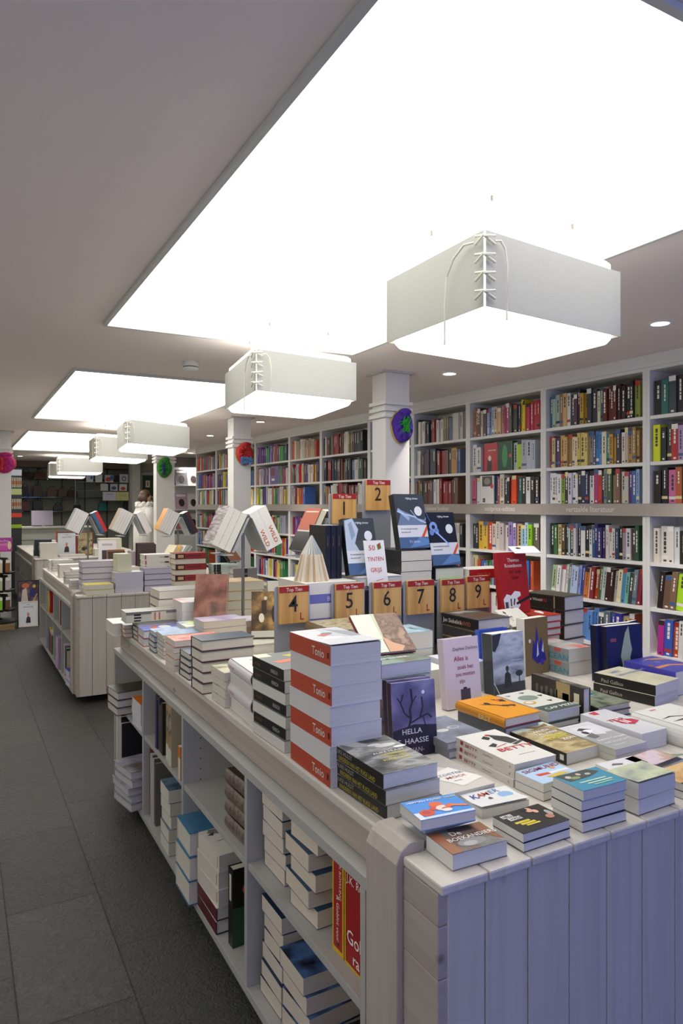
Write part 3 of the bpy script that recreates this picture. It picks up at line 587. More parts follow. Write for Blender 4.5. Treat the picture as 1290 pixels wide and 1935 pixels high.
stack('paperback', 'salmon-edged paperback', 'in front of the leaning brown books', 4, Vector((1.06, 3.0, 0)), None, TOP, .15, .19, .027, -90, cover=mottle(['b4b0d0', 'd8d0d8', 'e0c8b8'], 9), paper='d8c4b4')
B('hardback', 'book with brown cellar photo leaning on the first plaque', Vector((1.14, 2.905, 0)), None, TOP + .0405, .15, .205, .03, 'face', rot=-22, tilt=16, cover=mottle(['2e2216', '5a4326', '8a6a3c', 'b89458'], 16), paper='d8d2c0', pic=[('r', 'c9c7ba', 0, 0, 1, .14), ('r', '3a2a1c', .3, .5, .45, .8), ('e', 'd8cfb8', .42, .85, .05, .04), ('e', 'e0d8c4', .3, .42, .08, .1), ('e', '2c2016', .7, .5, .1, .2)])
B('hardback', 'book with reddish brown cover leaning beside the cellar photo', Vector((1.075, 3.06, 0)), None, TOP + .1095, .15, .205, .03, 'face', rot=-30, tilt=18, cover=mottle(['4a3224', '7a4a3a', '9a6a5a', '5a4436'], 9), paper='dcd6c8')
B('hardback', 'pale book standing behind the cellar-photo book', Vector((1.30, 3.08, 0)), None, TOP, .1, .27, .025, 'face', rot=-10, tilt=8, cover='d8d4c8', paper='dcd6c6', spine='b8952e')
B('hardback', 'pale slab of a book under the cellar-photo cover', Vector((1.105, 2.79, 0)), None, TOP, .155, .165, .04, rot=-90, cover='c9c7ba', paper='dcd8cc')
# ---- second rank of the near end
B('paperback', 'cream novel with a sleeping face on its cover', at(935, 1480, .79) + Vector((-.14, 0, 0)), None, TOP, .14, .205, .025, rot=0, cover='d2cdc4',
  pic=[('p', 'b0aca4', [(.3, 1), (1, 1), (1, .3), (.8, .5)]), ('e', 'a8643c', .12, .86, .22, .1), ('e', 'd9a98e', .2, .72, .26, .13), ('e', 'e4c0a8', .1, .62, .16, .08), ('p', 'ece8e0', [(.18, .5), (.75, .6), (1, .2), (.5, .1)])],
  txt=[('ZOETER', .36, .4, .075, '7a8aa8', 'LEFT', 1.2), ('MOOI', .42, .31, .075, 'b05a52', 'LEFT', 1.3), ('leven', .48, .23, .05, '9a9a9a')])
stack('paperback', 'white novel with bold red title', 'amid the front ranks', 3, 970.7, 1488.4, TOP, .128, .213, .0172, .3, cover='e2e0d8', spine='d4cfc2', under={'cover': 'dad8d0'},
      pic=[('p', '2a2a2a', [(.36, .8), (.5, .86), (.56, .78), (.44, .72)]), ('e', 'c23a34', .6, .86, .06, .03), ('p', '353535', [(.62, .88), (.9, .72), (.94, .56), (.7, .52), (.56, .7)]), ('p', '2c2c2c', [(.2, .56), (.4, .62), (.42, .56), (.3, .5)]), ('p', '444444', [(.7, .5), (.98, .56), (1, .52), (.74, .46)]), ('l', 'c23a34', .002, [(.3, .49), (.62, .54)]), ('l', 'a8a8a0', .0015, [(.4, .2), (.8, .2)])],
      txt=[('BETTY', .2, .35, .13, 'c23226', 'LEFT', 1.35)], stx=[('BETTY', .18, .2, .62, 'a8402c', 1.5), ('Georgia Bockoven', .5, .35, .34, '77736a', .8), ('n', .92, .3, .6, '5a564e')], spic=[('b03a28', .09, .14, .25, .8)])
B('paperback', 'sandy brown novel with white and yellow letters and black spine', 1070, 1447, TOP, .138, .207, .03, rot=2, cover=mottle(['a08a5c', 'c9b88c', '8d7a50', 'b5a478'], 8, stretch=(1, 3, 1)), spine='1c1815',
  pic=[('r', 'c8d0c4', 0, .82, 1, 1), ('p', '8a7448', [(.3, .96), (.7, .88), (.95, .94), (.9, .84), (.5, .82)])], txt=[('DE', .2, .77, .07, 'ece9e0'), ('ZANDA', .3, .7, .085, 'f0ede6', 'LEFT', 1.0), ('ZAL WEER', .22, .6, .085, 'f0ede6'), ('ONDER DE', .3, .5, .085, 'e6dc2e'), ('BLAUWE', .25, .42, .085, 'e6dc2e'), ('ZON', .5, .33, .085, 'f0ede6', 'LEFT', 1.2)], spic=[('d8d4cc', .9, .96, .3, .75)], stx=[('ZANDA ZAL WEER', .1, .3, .4, '6a5a4a')])
stack('paperback', 'grey-white novel with ink portrait', 'beside the sandy brown novel', 2, 1164, 1443, TOP, .118, .19, .0172, 1, cover='a6a6a6', spine='b4b2a8', paper='d6d6dc',
      pic=[('r', 'cfcfd0', 0, .55, 1, 1), ('p', 'd8d8da', [(.3, 1), (.62, .93), (.9, .8), (.7, .5), (.1, .6)]), ('p', '4a4a4a', [(.24, .78), (.42, .84), (.6, .74), (.56, .66), (.36, .7)]), ('e', 'eeeeee', .45, .7, .14, .05), ('e', '3c3c3c', .3, .66, .08, .06), ('p', '707070', [(.15, .56), (.42, .62), (.4, .46), (.2, .44)]), ('l', 'd8b0b4', .002, [(.2, .93), (.7, .9)])],
      txt=[('Remco Campert', .12, .32, .075, 'ececec', 'LEFT', 1.05), ('DE VLUCHT', .12, .2, .075, 'e2e2e2', 'LEFT', 1.2), ('VAN HET', .16, .1, .06, 'd8d8d8')])
B('paperback', 'white paperback with torn red shapes beside the ink portrait', Vector((1.545, 1.205, 0)), None, TOP, .1, .2, .045, rot=1, cover='d0d0d2', pic=[('p', 'c23a4a', [(.2, .95), (.5, .98), (.45, .85), (.25, .86)]), ('p', 'b83444', [(.3, .62), (.9, .5), (.95, .4), (.55, .32), (.3, .42)]), ('l', 'f2f0f0', .006, [(.4, .62), (.5, .4)]), ('l', 'f2f0f0', .006, [(.55, .62), (.62, .4)])], txt=[('TOP', .1, .52, .12, 'b83444', 'LEFT', 1.3)])
B('hardback', 'thick white hardback with a dancer drawn on its cover', Vector((1.665, 1.10, 0)), None, TOP, .17, .225, .055, rot=2, round_=True, cover='e0dfd8', spine='d6d4cc',
  pic=[('p', '2c241e', [(.05, .62), (.3, .66), (.6, .58), (.62, .56), (.3, .63)]), ('p', '3a2a20', [(.1, .5), (.4, .52), (.75, .42), (.9, .36), (.7, .34), (.4, .48)]), ('p', '7a4a2c', [(.6, .42), (.85, .4), (.9, .3), (.7, .36)]), ('r', 'c87a8a', .3, .9, .45, .93)])
stack('hardback', 'small grey hardback with a pair of spectacles', 'behind the standing purple book', 2, at(836, 1436, TOP) + Vector((.012, -.005, 0)), None, TOP, .14, .185, .021, 1, cover=mottle(['6a7078', '8a90a0', '5f6470'], 7), spine='8f9298', paper='cfcfd4',
      pic=[('e', 'd8d6cc', .36, .45, .14, .06), ('e', 'c4c2b8', .66, .5, .14, .06), ('e', '8a8e96', .68, .5, .1, .04), ('l', 'b8b6ae', .003, [(.48, .46), (.54, .48)]), ('l', 'aab0c8', .003, [(.3, .8), (.8, .86)])])
B('hardback', 'orange hardback with a black tailcoat figure', 955, 1377, TOP + .0425, .132, .195, .026, rot=3, round_=True, cover='e0961e', spine='d08a1c', back='7a2030',
  pic=[('p', '3a2414', [(.22, .68), (.4, .66), (.62, .5), (.5, .54)]), ('e', '2a1a14', .42, .66, .06, .06), ('p', '2c1c18', [(.7, .8), (.95, .72), (.92, .6), (.78, .66)]), ('e', 'd85a2a', .8, .72, .05, .04), ('p', '4a3018', [(.5, .52), (.9, .44), (.88, .38), (.6, .44)]), ('p', '3a2414', [(.62, .5), (.68, .5), (.66, .36)]), ('p', '3a2414', [(.78, .46), (.84, .46), (.8, .32)])],
  txt=[('IN HET NIEUWS', .1, .9, .055, 'f0c060')], stx=[('ERST', .52, .2, .7, 'f4d890', 1.2)])
B('hardback', 'white hardback with small leaves and a dark teal foot', 1035, 1368, TOP + .0206, .135, .205, .032, rot=2, cover='d6d5ca', spine='c8c6ba', back='3a4a4c', paper='cdd0d8',
  pic=[('r', '45544f', 0, 0, 1, .26), ('e', '7f8f84', .45, .66, .26, .12), ('e', 'c8a050', .2, .46, .16, .08), ('e', 'd8d6cc', .2, .47, .1, .05), ('p', '3a4038', [(.1, .9), (.22, .86), (.14, .84)]), ('p', '3a4038', [(.55, .93), (.7, .9), (.6, .86)]), ('p', '3a4038', [(.78, .7), (.92, .68), (.82, .62)]), ('p', '3a4038', [(.66, .44), (.8, .42), (.72, .36)])], txt=[('CAP MIZEE', .12, .08, .12, 'dfe2da', 'LEFT', 1.1)])
for k, (dx, dy) in enumerate(((0, 0), (.004, .026))):
    B('hardback', ['standing purple hardback with a bare tree, behind the grey corner pile', 'second purple hardback standing directly behind the bare-tree cover'][k], at(744, 1437, TOP) + Vector((dx, dy, 0)), None, TOP, .128, .185, .024, 'face', rot=-4, tilt=5, cover=mottle(['2c2844', '5a5480', '8a86ae', '3a3458'], 7), spine='3a2a3c', paper='cfcad0',
      pic=[] if k else [('p', '221c34', [(0, 0), (1, 0), (1, .38), (.5, .42), (0, .36)]), ('e', 'e8e8f4', .72, .84, .035, .026), ('l', '171226', .006, [(.35, .36), (.42, .5), (.4, .62), (.46, .72), (.44, .9)]), ('l', '171226', .004, [(.42, .5), (.28, .58), (.2, .72), (.26, .84)]), ('l', '171226', .004, [(.4, .44), (.62, .5), (.7, .64), (.68, .78)]), ('l', '171226', .004, [(.62, .5), (.8, .54), (.9, .48)]), ('l', '171226', .003, [(.2, .72), (.12, .8)]), ('l', '171226', .003, [(.7, .5), (.74, .4), (.66, .34)]), ('l', '171226', .003, [(.46, .72), (.56, .8)])],
      txt=[] if k else [('HELLA', .2, .3, .1, 'e4e2ec', 'LEFT', 1.1), ('S. HAASSE', .1, .17, .1, 'e4e2ec', 'LEFT', 1.1), ('-VAN-', .34, .05, .09, 'b8b4c8')])
stack('paperback', 'grey-green novel with white capitals', 'behind the standing purple books', 6, Vector((.955, 1.53, 0)), None, TOP, .16, .21, .037, 0, cover=mottle(['5f7a72', '80988c', '6a6a52'], 8), spine='2a2a2c', paper='cdcfd6', txt=[('DE', .3, .36, .1, 'e4e6e2', 'LEFT', 1.3), ('ARMENIER', .08, .22, .11, 'e4e6e2', 'LEFT', 1.0)])
B('hardback', 'standing pale pink hardback titled in maroon, before the black flat book', 846, 1345, TOP, .142, .215, .03, 'face', rot=3, tilt=6, cover='dccdd2', spine='c8bcc4',
  txt=[('Daphne Deckers', .24, .82, .07, '6a6470', 'LEFT', 1.0), ('Alles is', .26, .67, .1, '9a3a4a', 'LEFT', .95), ('zoals het', .34, .55, .085, '9a3a4a'), ('zou moeten', .28, .45, .085, '9a4a54', 'LEFT', .9), ('zijn', .38, .35, .08, '9a4a54')],
  pic=[('r', '4a4048', .4, .05, .68, .26), ('r', '2a2228', .48, .26, .58, .285), ('r', '2a2a2a', .42, .0, .5, .05)])
B('paperback', 'thick standing paperback with grey landscape and small figure', 934, 1316, TOP, .142, .2, .05, 'face', rot=2, tilt=4, cover=mottle(['6a7280', '9aa2b0', 'c2c8d2', '7a8290'], 6, stretch=(1, 3, 1)), paper='e2e0d6', spine='3a3c40',
  pic=[('p', '2c3036', [(0, .98), (.3, 1), (.2, .82), (.08, .7), (0, .72)]), ('r', '3a4048', 0, 0, 1, .16), ('p', '2a2e34', [(.32, .08), (.36, .32), (.44, .36), (.54, .3), (.56, .1)]), ('e', '3a3a3c', .44, .4, .05, .05), ('e', '30363c', .82, .3, .12, .05), ('r', '30363c', .8, .14, .83, .3), ('l', 'd8dce2', .003, [(.0, .2), (.16, 0)]), ('r', 'b8c0cc', .6, .78, .95, .8), ('r', 'b8c0cc', .5, .6, .95, .615), ('r', 'b8c0cc', .55, .52, .9, .535)])
B('paperback', 'thick standing novel with a blue and white flame on brown', Vector((1.845, 1.94, 0)), None, TOP, .13, .21, .04, 'face', rot=6, tilt=2, cover='7d6a48', paper='e4e0d2', spine='dcd8cc',
  pic=[('p', '2c2a8a', [(.28, .3), (.35, .62), (.42, .52), (.5, .88), (.6, .5), (.68, .66), (.82, .42), (.9, .22), (.5, .18)]), ('p', 'd8dae4', [(.48, .3), (.54, .6), (.58, .34)]), ('p', 'd8dae4', [(.7, .4), (.78, .56), (.8, .36)]), ('e', 'e8e6e0', .2, .6, .05, .035), ('e', '3a38a0', .72, .2, .08, .06)])
B('hardback', 'blue standing book half hidden behind the grey landscape', Vector((1.612, 1.915, 0)), None, TOP, .135, .192, .02, 'face', rot=2, tilt=4, cover='3d58b8', txt=[('Gina', .45, .84, .09, 'c4cee8'), ('Nuchtheim', .45, .74, .09, 'c4cee8')])
B('hardback', 'black hardback with silver bird lying flat behind the pink standing book', Vector((1.675, 2.008, 0)), None, TOP + .168, .16, .215, .045, rot=1, cover='4a4642', spine='1c1a18', paper='d8d2c8', pic=[('p', '8f8f8c', [(.1, .9), (.6, .95), (.9, .7), (.5, .76), (.2, .7)]), ('p', '5a3a2c', [(.1, .4), (.8, .5), (.9, .3), (.2, .2)])], stx=[('Jan Siebelink', .05, .3, .5, 'c8c4bc'), ('DAVID', .5, .3, .5, '9a5a3a')])
stack('hardback', 'dark book with gold-flecked cover', 'under the black hardback with silver bird', 4, Vector((1.677, 2.012, 0)), None, TOP, .15, .21, .0418, 1, cover=mottle(['4a3a2a', 'b8985a', '2a241c'], 20), spine='3a3634')
stack('paperback', 'cream-paged novel with pale blue cover', 'before plaque seven', 3, Vector((1.285, 2.045, 0)), None, TOP, .15, .215, .0615, -90, cover=mottle(['8ab0c4', 'b4ccd6', '6a96b0'], 8), paper='e2ddcc', spine='d8d4c8', txt=[('HET', .4, .75, .12, '3a4a54'), ('JAAR', .3, .5, .1, 'd8e4e8')])
B('paperback', 'white book with a sprig on its cover, behind the pink standing book', Vector((1.285, 1.86, 0)), None, TOP, .14, .165, .095, rot=0, cover='e8e7e0', spine='2a2622', pic=[('l', '4a4a40', .003, [(.6, .3), (.66, .6), (.8, .7)]), ('e', '4a4a40', .66, .62, .04, .03), ('e', '5a5a4e', .78, .4, .04, .03)], stx=[('vertelling', .2, .3, .14, 'c8b87a')])
B('hardback', 'white glossy book with blue streaks lying behind the pink standing book', Vector((1.465, 1.865, 0)), None, TOP, .13, .165, .1, rot=0, cover=mottle(['dfe2ec', 'e8e8ee', '8aa0d0'], 7), paper='e2ddd2')
B('hardback', 'open-looking book with curly-haired portrait and red edges, leaning', Vector((.975, 1.62, 0)), None, TOP + .2226, .15, .15, .012, 'face', rot=-4, tilt=55, cover=mottle(['5a4636', '8a6a52', '6a4a3a', 'a88a70'], 26), spine='8a2030', back='8a2030', pic=[('r', 'dde0c8', 0, 0, .42, 1), ('p', 'c8cba8', [(.42, 1), (.5, 1), (.46, .4), (.42, .3)]), ('p', 'd4a27c', [(.44, .4), (.6, .22), (.8, .12), (.7, 0), (.44, 0)])])
stack('hardback', 'thick hardback with rough brown cover', 'below the plaque numbered five', 4, Vector((1.075, 1.99, 0)), None, TOP, .17, .22, .057, 0, round_=True, cover=mottle(['6a5a48', '9a8a6a', 'b0a888', '7a6a50'], 34), spine='75644e', paper='d8d2c0')
B('paperback', 'white paperback with small brown blossoms leaning before plaque nine', Vector((1.85, 2.03, 0)), None, TOP + .145, .13, .11, .03, 'flat', rot=4, tilt=28, cover='dbd8ca', paper='d8d2be', pic=[('p', '5a4a34', [(.2, .8), (.26, .9), (.32, .8), (.26, .7)]), ('p', '5a4a34', [(.14, .55), (.22, .6), (.24, .48)]), ('p', '5a4a34', [(.32, .55), (.4, .6), (.38, .46)]), ('l', '7a6a50', .003, [(.26, .7), (.28, .3)])])
stack('paperback', 'cream block of a book', 'under the brown blossoms', 4, Vector((1.85, 2.03, 0)), None, TOP, .12, .12, .036, 2, cover='cfc8b4', paper='dad4c4')
# ---- far corner of the near end
B('hardback', 'standing red hardback with a white guitar on its cover', Vector((1.925, 2.16, 0)), None, TOP + .1905, .165, .25, .022, 'face', rot=3, tilt=7, cover='a8221f', spine='961d1b', paper='e2ddd2',
  pic=[('p', 'ecebe6', [(.12, .1), (.1, .24), (.22, .32), (.36, .29), (.5, .36), (.68, .34), (.7, .28), (.56, .24), (.66, .12), (.55, .05), (.36, .1), (.22, .06)]), ('p', '1e1c1c', [(.52, .17), (1, .27), (1, .22), (.54, .13)]), ('r', '4a4a58', .15, .09, .25, .19), ('r', '1e1c1c', .33, .12, .37, .24), ('p', '1e1c1c', [(.42, .14), (.46, .24), (.5, .23), (.46, .13)])],
  txt=[('Thomas', .32, .84, .085, 'ece4dc'), ('Rosenboom', .22, .75, .085, 'ece4dc', 'LEFT', .95), ('De rode', .36, .65, .08, '5a1614'), ('loper', .42, .56, .08, '5a1614')])
cd_ = B('price_card', 'small white card clipped to the red guitar book', Vector((2.0, 2.165, 0)), None, TOP + .437, .12, .065, .002, 'flat', rot=-14, tilt=22, cover='ecebe8', pic=[('e', '2a2a2a', .3, .7, .1, .12), ('e', 'b83a34', .36, .72, .04, .05)], cat='card')
stack('hardback', 'red hardback with a white guitar, lying flat', 'below the standing guitar cover', 7, Vector((2.035, 2.065, 0)), None, TOP, .13, .2, .0272, 4, cover='b03322', spine='9c2a1e', paper='d8d6da', pic=[('p', 'e8e8e4', [(.5, .2), (.6, .5), (.8, .6), (.9, .5), (.7, .3)])], stx=[('Thomas Rosenboom', .06, .3, .42, 'c87a6a')])
stack('hardback', 'thick hardback with dark brown spine and white pages', 'beside the flat guitar books', 4, Vector((2.265, 2.15, 0)), None, TOP, .14, .21, .0612, 8, cover='3a352c', spine='201813', paper='d2d2ce', stx=[('De Winter', .08, .5, .3, 'c8c4b4'), ('2012', .4, .5, .3, 'b03a2c')], spic=[('8a7a58', .74, .77, .1, .95)])
stack('paperback', 'shiny grey novel with turquoise spine letters', 'behind the navy profile book', 2, Vector((1.985, 1.865, 0)), None, TOP, .12, .19, .05, 0, cover=mottle(['8a8f8c', 'b8bab4', 'c86a5a'], 8), spine='8e918d', stx=[('OCEAN', .3, .12, .62, '2a8a9a', 1.25)], spic=[('c85a48', 0, .14, .5, .9), ('c85a48', .62, .8, .68, .95), ('3a9aa8', 0, .1, .1, .45)])
for k in range(2):
    B('paperback', ['standing navy book with a green-lit profile, before the bookcase', 'navy book standing just behind the green-lit profile'][k], at(1128, 1287, TOP) + Vector((-.012 * k, -.05 + .034 * k, 0)), None, TOP, .175, .2, .03, 'face', rot=-3, tilt=3, cover='1f2456', spine='14142c', paper='e2e0da',
      pic=[] if k else [('p', 'a9b89a', [(.36, 0), (.42, .3), (.36, .5), (.46, .8), (.62, .98), (.66, .7), (.7, .55), (.64, .42), (.66, .3), (.56, .28), (.54, 0)]), ('p', '1a1d48', [(.3, .2), (.34, .9), (.56, 1), (.5, .82), (.42, .6)]), ('r', '8a4a58', .1, .72, .26, .78)])
B('paperback', 'dark book with a pale bust portrait, leaning beside the navy profile', Vector((2.225, 1.78, 0)), None, TOP, .09, .19, .02, 'face', rot=14, tilt=6, cover='232246', pic=[('e', 'b9bcd0', .45, .5, .13, .16), ('p', '9a9fb8', [(.15, .08), (.3, .26), (.6, .26), (.8, .08)]), ('e', '5a5248', .45, .66, .12, .05)], txt=[('A. Lauwerys', .2, .8, .1, 'b8a050')])
bb = book('hardback', 'dark brown book on its edge with a tan band and barcode label', .1, .21, .03, Matrix(((0, 0, 1), (0, 1, 0), (-1, 0, 0))), Vector((1.612, 1.55, TOP + .0506)), cover='3a342c', spine=mottle(['4a463e', '8a8470', '3a3630', '6a7088'], 12), back='2c2620', paper='c8c8cc')
m2 = MB(); q_ = lambda x0, y0, x1, y1, c: m2.poly([(x0, y1, -.01535), (x1, y1, -.01535), (x1, y0, -.01535), (x0, y0, -.01535)], 0, c)
q_(-.05, -.055, .05, .0, 'a08a58'); q_(-.02, -.05, .04, -.025, 'e2e0da'); q_(-.03, -.09, .045, -.07, 'd0c8a8')
for k_ in range(5): q_(-.025 + .004 * (k_ % 2), .085 - .02 * k_, .035, .075 - .02 * k_, '565248')
m2.build('back_print', ink(), bb, M=Matrix.Translation((0, 0, -.0002)))
B('hardback', 'thin dark book under the leaf-sprigged hardback', 1035, 1368, TOP + .0206, .13, .2, .0195, rot=2, cover='3a4444', paper='cfcfd0').location.z = TOP + .0104
stack('hardback', 'grey-edged book', 'under the orange hardback', 2, at(956, 1376, TOP + .0425), None, TOP, .13, .19, .0208, 3, cover='565a60', paper='c8c8cc')
stack('hardback', 'hardback with a turquoise oval over pebbles', 'in the middle of the crowded table', 2, Vector((1.648, 1.435, 0)), None, TOP, .14, .2, .0205, 0, cover=mottle(['3a423a', '6a7460', '8a9078', '4a5448'], 16), spine='2a2c34', back='2c3a6a', paper='c9c4d2', pic=[('e', '7ab8a4', .52, .62, .3, .14), ('e', 'b8dcd0', .46, .68, .2, .06), ('e', '3a5a68', .66, .58, .14, .05), ('p', 'c8d0c8', [(.1, .9), (.6, .98), (.7, .94), (.2, .86)]), ('p', 'c9a032', [(0, 1), (.4, 1), (.3, .97)])])
stack('paperback', 'sand-coloured novel with pale blue title and black spine', 'beside the turquoise-oval hardbacks', 2, 1237, 1336, TOP, .15, .215, .034, 8, cover=mottle(['b8b394', 'd2ceb2', 'c4bfa0'], 6), spine='1e1b18', paper='cfcfd4', txt=[('HET', .22, .78, .12, '8a9ac8', 'LEFT', 1.3), ('LEEUWENHART', .12, .62, .1, '8a94c0', 'LEFT', 1.1)], stx=[('Paul Gallico', .12, .25, .5, 'a8a090')])
B('paperback', 'violet-blue book with orange limbs on its cover', Vector((2.09, 1.50, 0)), None, TOP, .16, .2, .08, rot=2, cover='4a48a8', pic=[('p', 'd08a58', [(0, .3), (.5, .36), (.9, .2), (.95, .28), (.5, .44), (0, .4)]), ('p', 'd8965c', [(.5, .9), (.9, .82), (1, .66), (.9, .7), (.6, .8)]), ('e', '9a5a38', .06, .5, .06, .06), ('l', 'b8b8e4', .003, [(.3, .8), (.6, .86)])], txt=[('15', .42, .58, .12, 'b8b8e4')])
# ------------------------------------------------------------------ the raised top-ten display in the middle of table 1
MET = mat('a9adb1', .38, .55)
t = empty('display_riser', (1.66, 2.46, TOP + .0006), 0, 'grey metal riser behind the row of numbered plaques', 'display riser')
MB().box(-.33, -.16, .305, .33, .16, .325).build('top_plate', MET, t, .004)
for s in (-1, 1): MB().box(min(s * .33, s * .318), -.15, 0, max(s * .33, s * .318), .15, .305).build('side_plate', MET, t)
MB().box(-.318, .148, 0, .318, .158, .305).build('back_plate', MET, t)
RT_ = TOP + .326
def plaque(px0, px1, py0, py1, Y, num, zlow, label, hgt=.128):
    zlow += .0006
    a, b = aty(px0, py0, Y), aty(px1, py0, Y); w_ = b.x - a.x; cx = (a.x + b.x) / 2; top = (a.z + b.z) / 2
    o = empty('number_plaque', (cx, Y, zlow), 0, label, 'plaque', 'numbered wooden top-ten plaques'); H = top - zlow; hw = w_ / 2
    ring = []
    for (x, z, a0) in ((hw + .012 - .01, H - .006, 0), (-hw - .012 + .01, H - .006, 90)):
        for k in range(5): q = R(a0 + 22.5 * k); ring.append((x + .01 * math.cos(q), z + .01 * math.sin(q)))
    ring += [(-hw - .012, 0), (hw + .012, 0)]
    MB().prism(ring, 'y', .002, .006).build('metal_holder', MET, o)
    bd = MB().box(-hw, -.014, H - hgt, hw, .0015, H + .004).build('wooden_board', wood('d3a661', 'b98742', 'z', 0, .45, 'pl'), o, .0015)
    MB().box(-hw - .0006, -.0148, H - .018, hw + .0006, -.0135, H + .0042).build('red_header', mat('9c2420', .5), o)
    fx = lambda x, z: frame((x, -.0156, z), (1, 0, 0), (0, 0, 1), (0, -1, 0))
    words('header_lettering', 'Top Tien', o, fx(0, H - .0135), .0175, 'efe3d4', 'CENTER', .95, bold=.0004)
    words('numeral', str(num), o, frame((0 - .004, -.0148, H - .086), (1, 0, 0), (0, 0, 1), (0, -1, 0)), .082, '26211c', 'CENTER', .92)
    if num > 2: words('letter_mark', 'L', o, frame((hw * .5, -.0148, H - hgt + .012), (1, 0, 0), (0, 0, 1), (0, -1, 0)), .036, '9c2a20', 'CENTER', .9, bold=.0008)
for (n_, x0, x1, y0, y1) in ((4, 525, 580, 1109, 1172), (5, 632, 684, 1104, 1162), (6, 703, 754, 1101, 1162), (7, 767, 816, 1098, 1158), (8, 831, 873, 1096, 1153), (9, 879, 921, 1090, 1147)):
    plaque(x0, x1, y0, y1, 2.262, n_, TOP, 'wooden plaque with the numeral %s in the front row of the display' % ('four five six seven eight nine'.split()[n_ - 4]))
plaque(626, 670, 935, 980, 2.635, 1, TOP, 'wooden plaque with the numeral one, above the black standing books', .125)
plaque(690, 734, 909, 963, 2.635, 2, TOP, 'highest wooden plaque with the numeral two, before the white column', .13)
stack('box_set', 'thick white book with a violet-blue spine band', 'behind plaque four', 4, Vector((1.10, 2.275, 0)), None, TOP, .24, .215, .088, 90, cover='dcd9d2', spine='dcd9ce', paper='dedacc', jit=.001, spic=[('6a6cae', .0, 1, .14, .52)], stx=[('BRAM GOES', .42, .22, .26, 'c8c8e0', 1.0)])
B('hardback', 'flat white hardback under the grey standing book', Vector((1.335, 2.30, 0)), None, RT_, .2, .2, .034, rot=0, cover='dcd9d4', spine='dcd9ce')
for k, tx in enumerate(('first', 'second', 'third')):
    B('paperback', 'black paperback standing spine out below plaque one, %s from the pleated fan' % tx, Vector((1.232 + .0245 * k, 2.37, 0)), None, TOP + .3525, .14, .205, .022, 'spine', rot=90, cover='141315', spine='171618', stx=[('E. James Vijftig', .2, .35, .3, '8a6a6a')])
TIE = [('p', '3a4048', [(0, .55), (0, 1), (1, 1), (1, .5), (.6, .62)]), ('r', 'd4d6da', 0, .2, 1, .42), ('r', '4a648c', 0, 0, 1, .2), ('p', '5f86b8', [(.3, 0), (.7, .2), (1, .16), (1, .06)]), ('p', 'd8502c', [(.76, .2), (.86, .2), (1, .34), (1, .42)]), ('e', 'dfe2e4', .76, .68, .13, .09)]
TXT = [('Vijftig tinten', .38, .9, .05, 'eceef0', 'LEFT', 1.15)]
TX2 = [('De wereldwijde bestseller', .1, .34, .04, '3a3c40', 'LEFT', .9), ('sensationeel!', .1, .28, .04, '3a3c40')]
B('paperback', 'grey novel with crumpled silver tie standing below plaque one', Vector((1.315, 2.33, 0)), None, RT_ + .0345, .145, .222, .03, 'face', rot=4, tilt=13, cover='4a5058', spine='141416', pic=[TIE[0], ('p', 'b4c0d0', [(0, .4), (.04, .96), (.3, 1), (.46, .8), (.3, .55), (.42, .42)]), ('p', '8a9ab0', [(.14, .9), (.26, .94), (.34, .7), (.2, .6)])] + TIE[1:4] + TIE[5:], txt=TXT + TX2)
B('note_card', 'white card with red handwriting propped on the grey novel', Vector((1.372, 2.288, 0)), None, RT_ + .0, .095, .175, .0022, 'face', rot=2, tilt=11, cover='e6e4e2', spine='e6e4e2', cat='card', pic=[('p', '2f8a3a', [(.62, .9), (.8, .95), (.84, .82), (.66, .78)]), ('p', 'b82a2a', [(.68, .92), (.78, .92), (.77, .82), (.69, .82)]), ('l', 'c85048', .002, [(.42, .1), (.8, .14)])],
  txt=[('50', .2, .78, .16, 'c2544c', 'LEFT', 1.1), ('TINTEN', .1, .54, .13, 'c2544c', 'LEFT', .95), ('GRIJS', .2, .3, .13, 'c2544c', 'LEFT', 1.0)])
stack('paperback', 'white-paged paperback lying under the blue key book', 'below plaque two', 3, Vector((1.548, 2.325, 0)), None, RT_, .15, .21, .0425, 0, jit=.001, cover='20242c', spine='15161a', paper='e2dcca')
B('paperback', 'dark novel with silver-blue chain standing below plaque two', Vector((1.552, 2.335, 0)), None, RT_ + .128, .15, .225, .034, 'face', rot=3, tilt=13, cover='3a3e46', spine='121214',
  pic=TIE[:1] + [('p', '6a7c98', [(0, .4), (.2, .7), (.5, .62), (1, .42)]), ('p', '9ab0d0', [(.05, .7), (.1, .74), (.45, .56), (.4, .5)]), ('l', 'b8c8e4', .006, [(.05, .68), (.3, .62), (.6, .58), (.8, .5), (.98, .46)]), ('l', '8aa4d8', .004, [(.5, .7), (.7, .54), (.95, .5), (1, .56)])] + TIE[1:], txt=TXT + TX2 + [('E L James', .34, .1, .06, 'c8d0e0')])
B('hardback', 'white-paged book lying flat under the second blue key book', Vector((1.715, 2.325, 0)), None, RT_, .15, .21, .052, rot=0, cover='1c2028', paper='e2dcca')
B('paperback', 'dark novel with a blue skeleton key standing below and beside the chain cover', Vector((1.712, 2.335, 0)), None, RT_ + .0525, .15, .225, .034, 'face', rot=3, tilt=13, cover='1e2330', spine='121214',
  pic=[TIE[1], TIE[2], TIE[3], TIE[4], ('e', '7f9cdc', .2, .72, .14, .1), ('e', '1e2330', .2, .72, .06, .04), ('e', '6a88cc', .12, .62, .08, .06), ('e', '6a88cc', .3, .64, .08, .06), ('l', '9ab4ec', .007, [(.28, .62), (.68, .38)]), ('l', '6a88cc', .002, [(0, 1), (.12, .82)]), TIE[5]], txt=TXT + TX2)
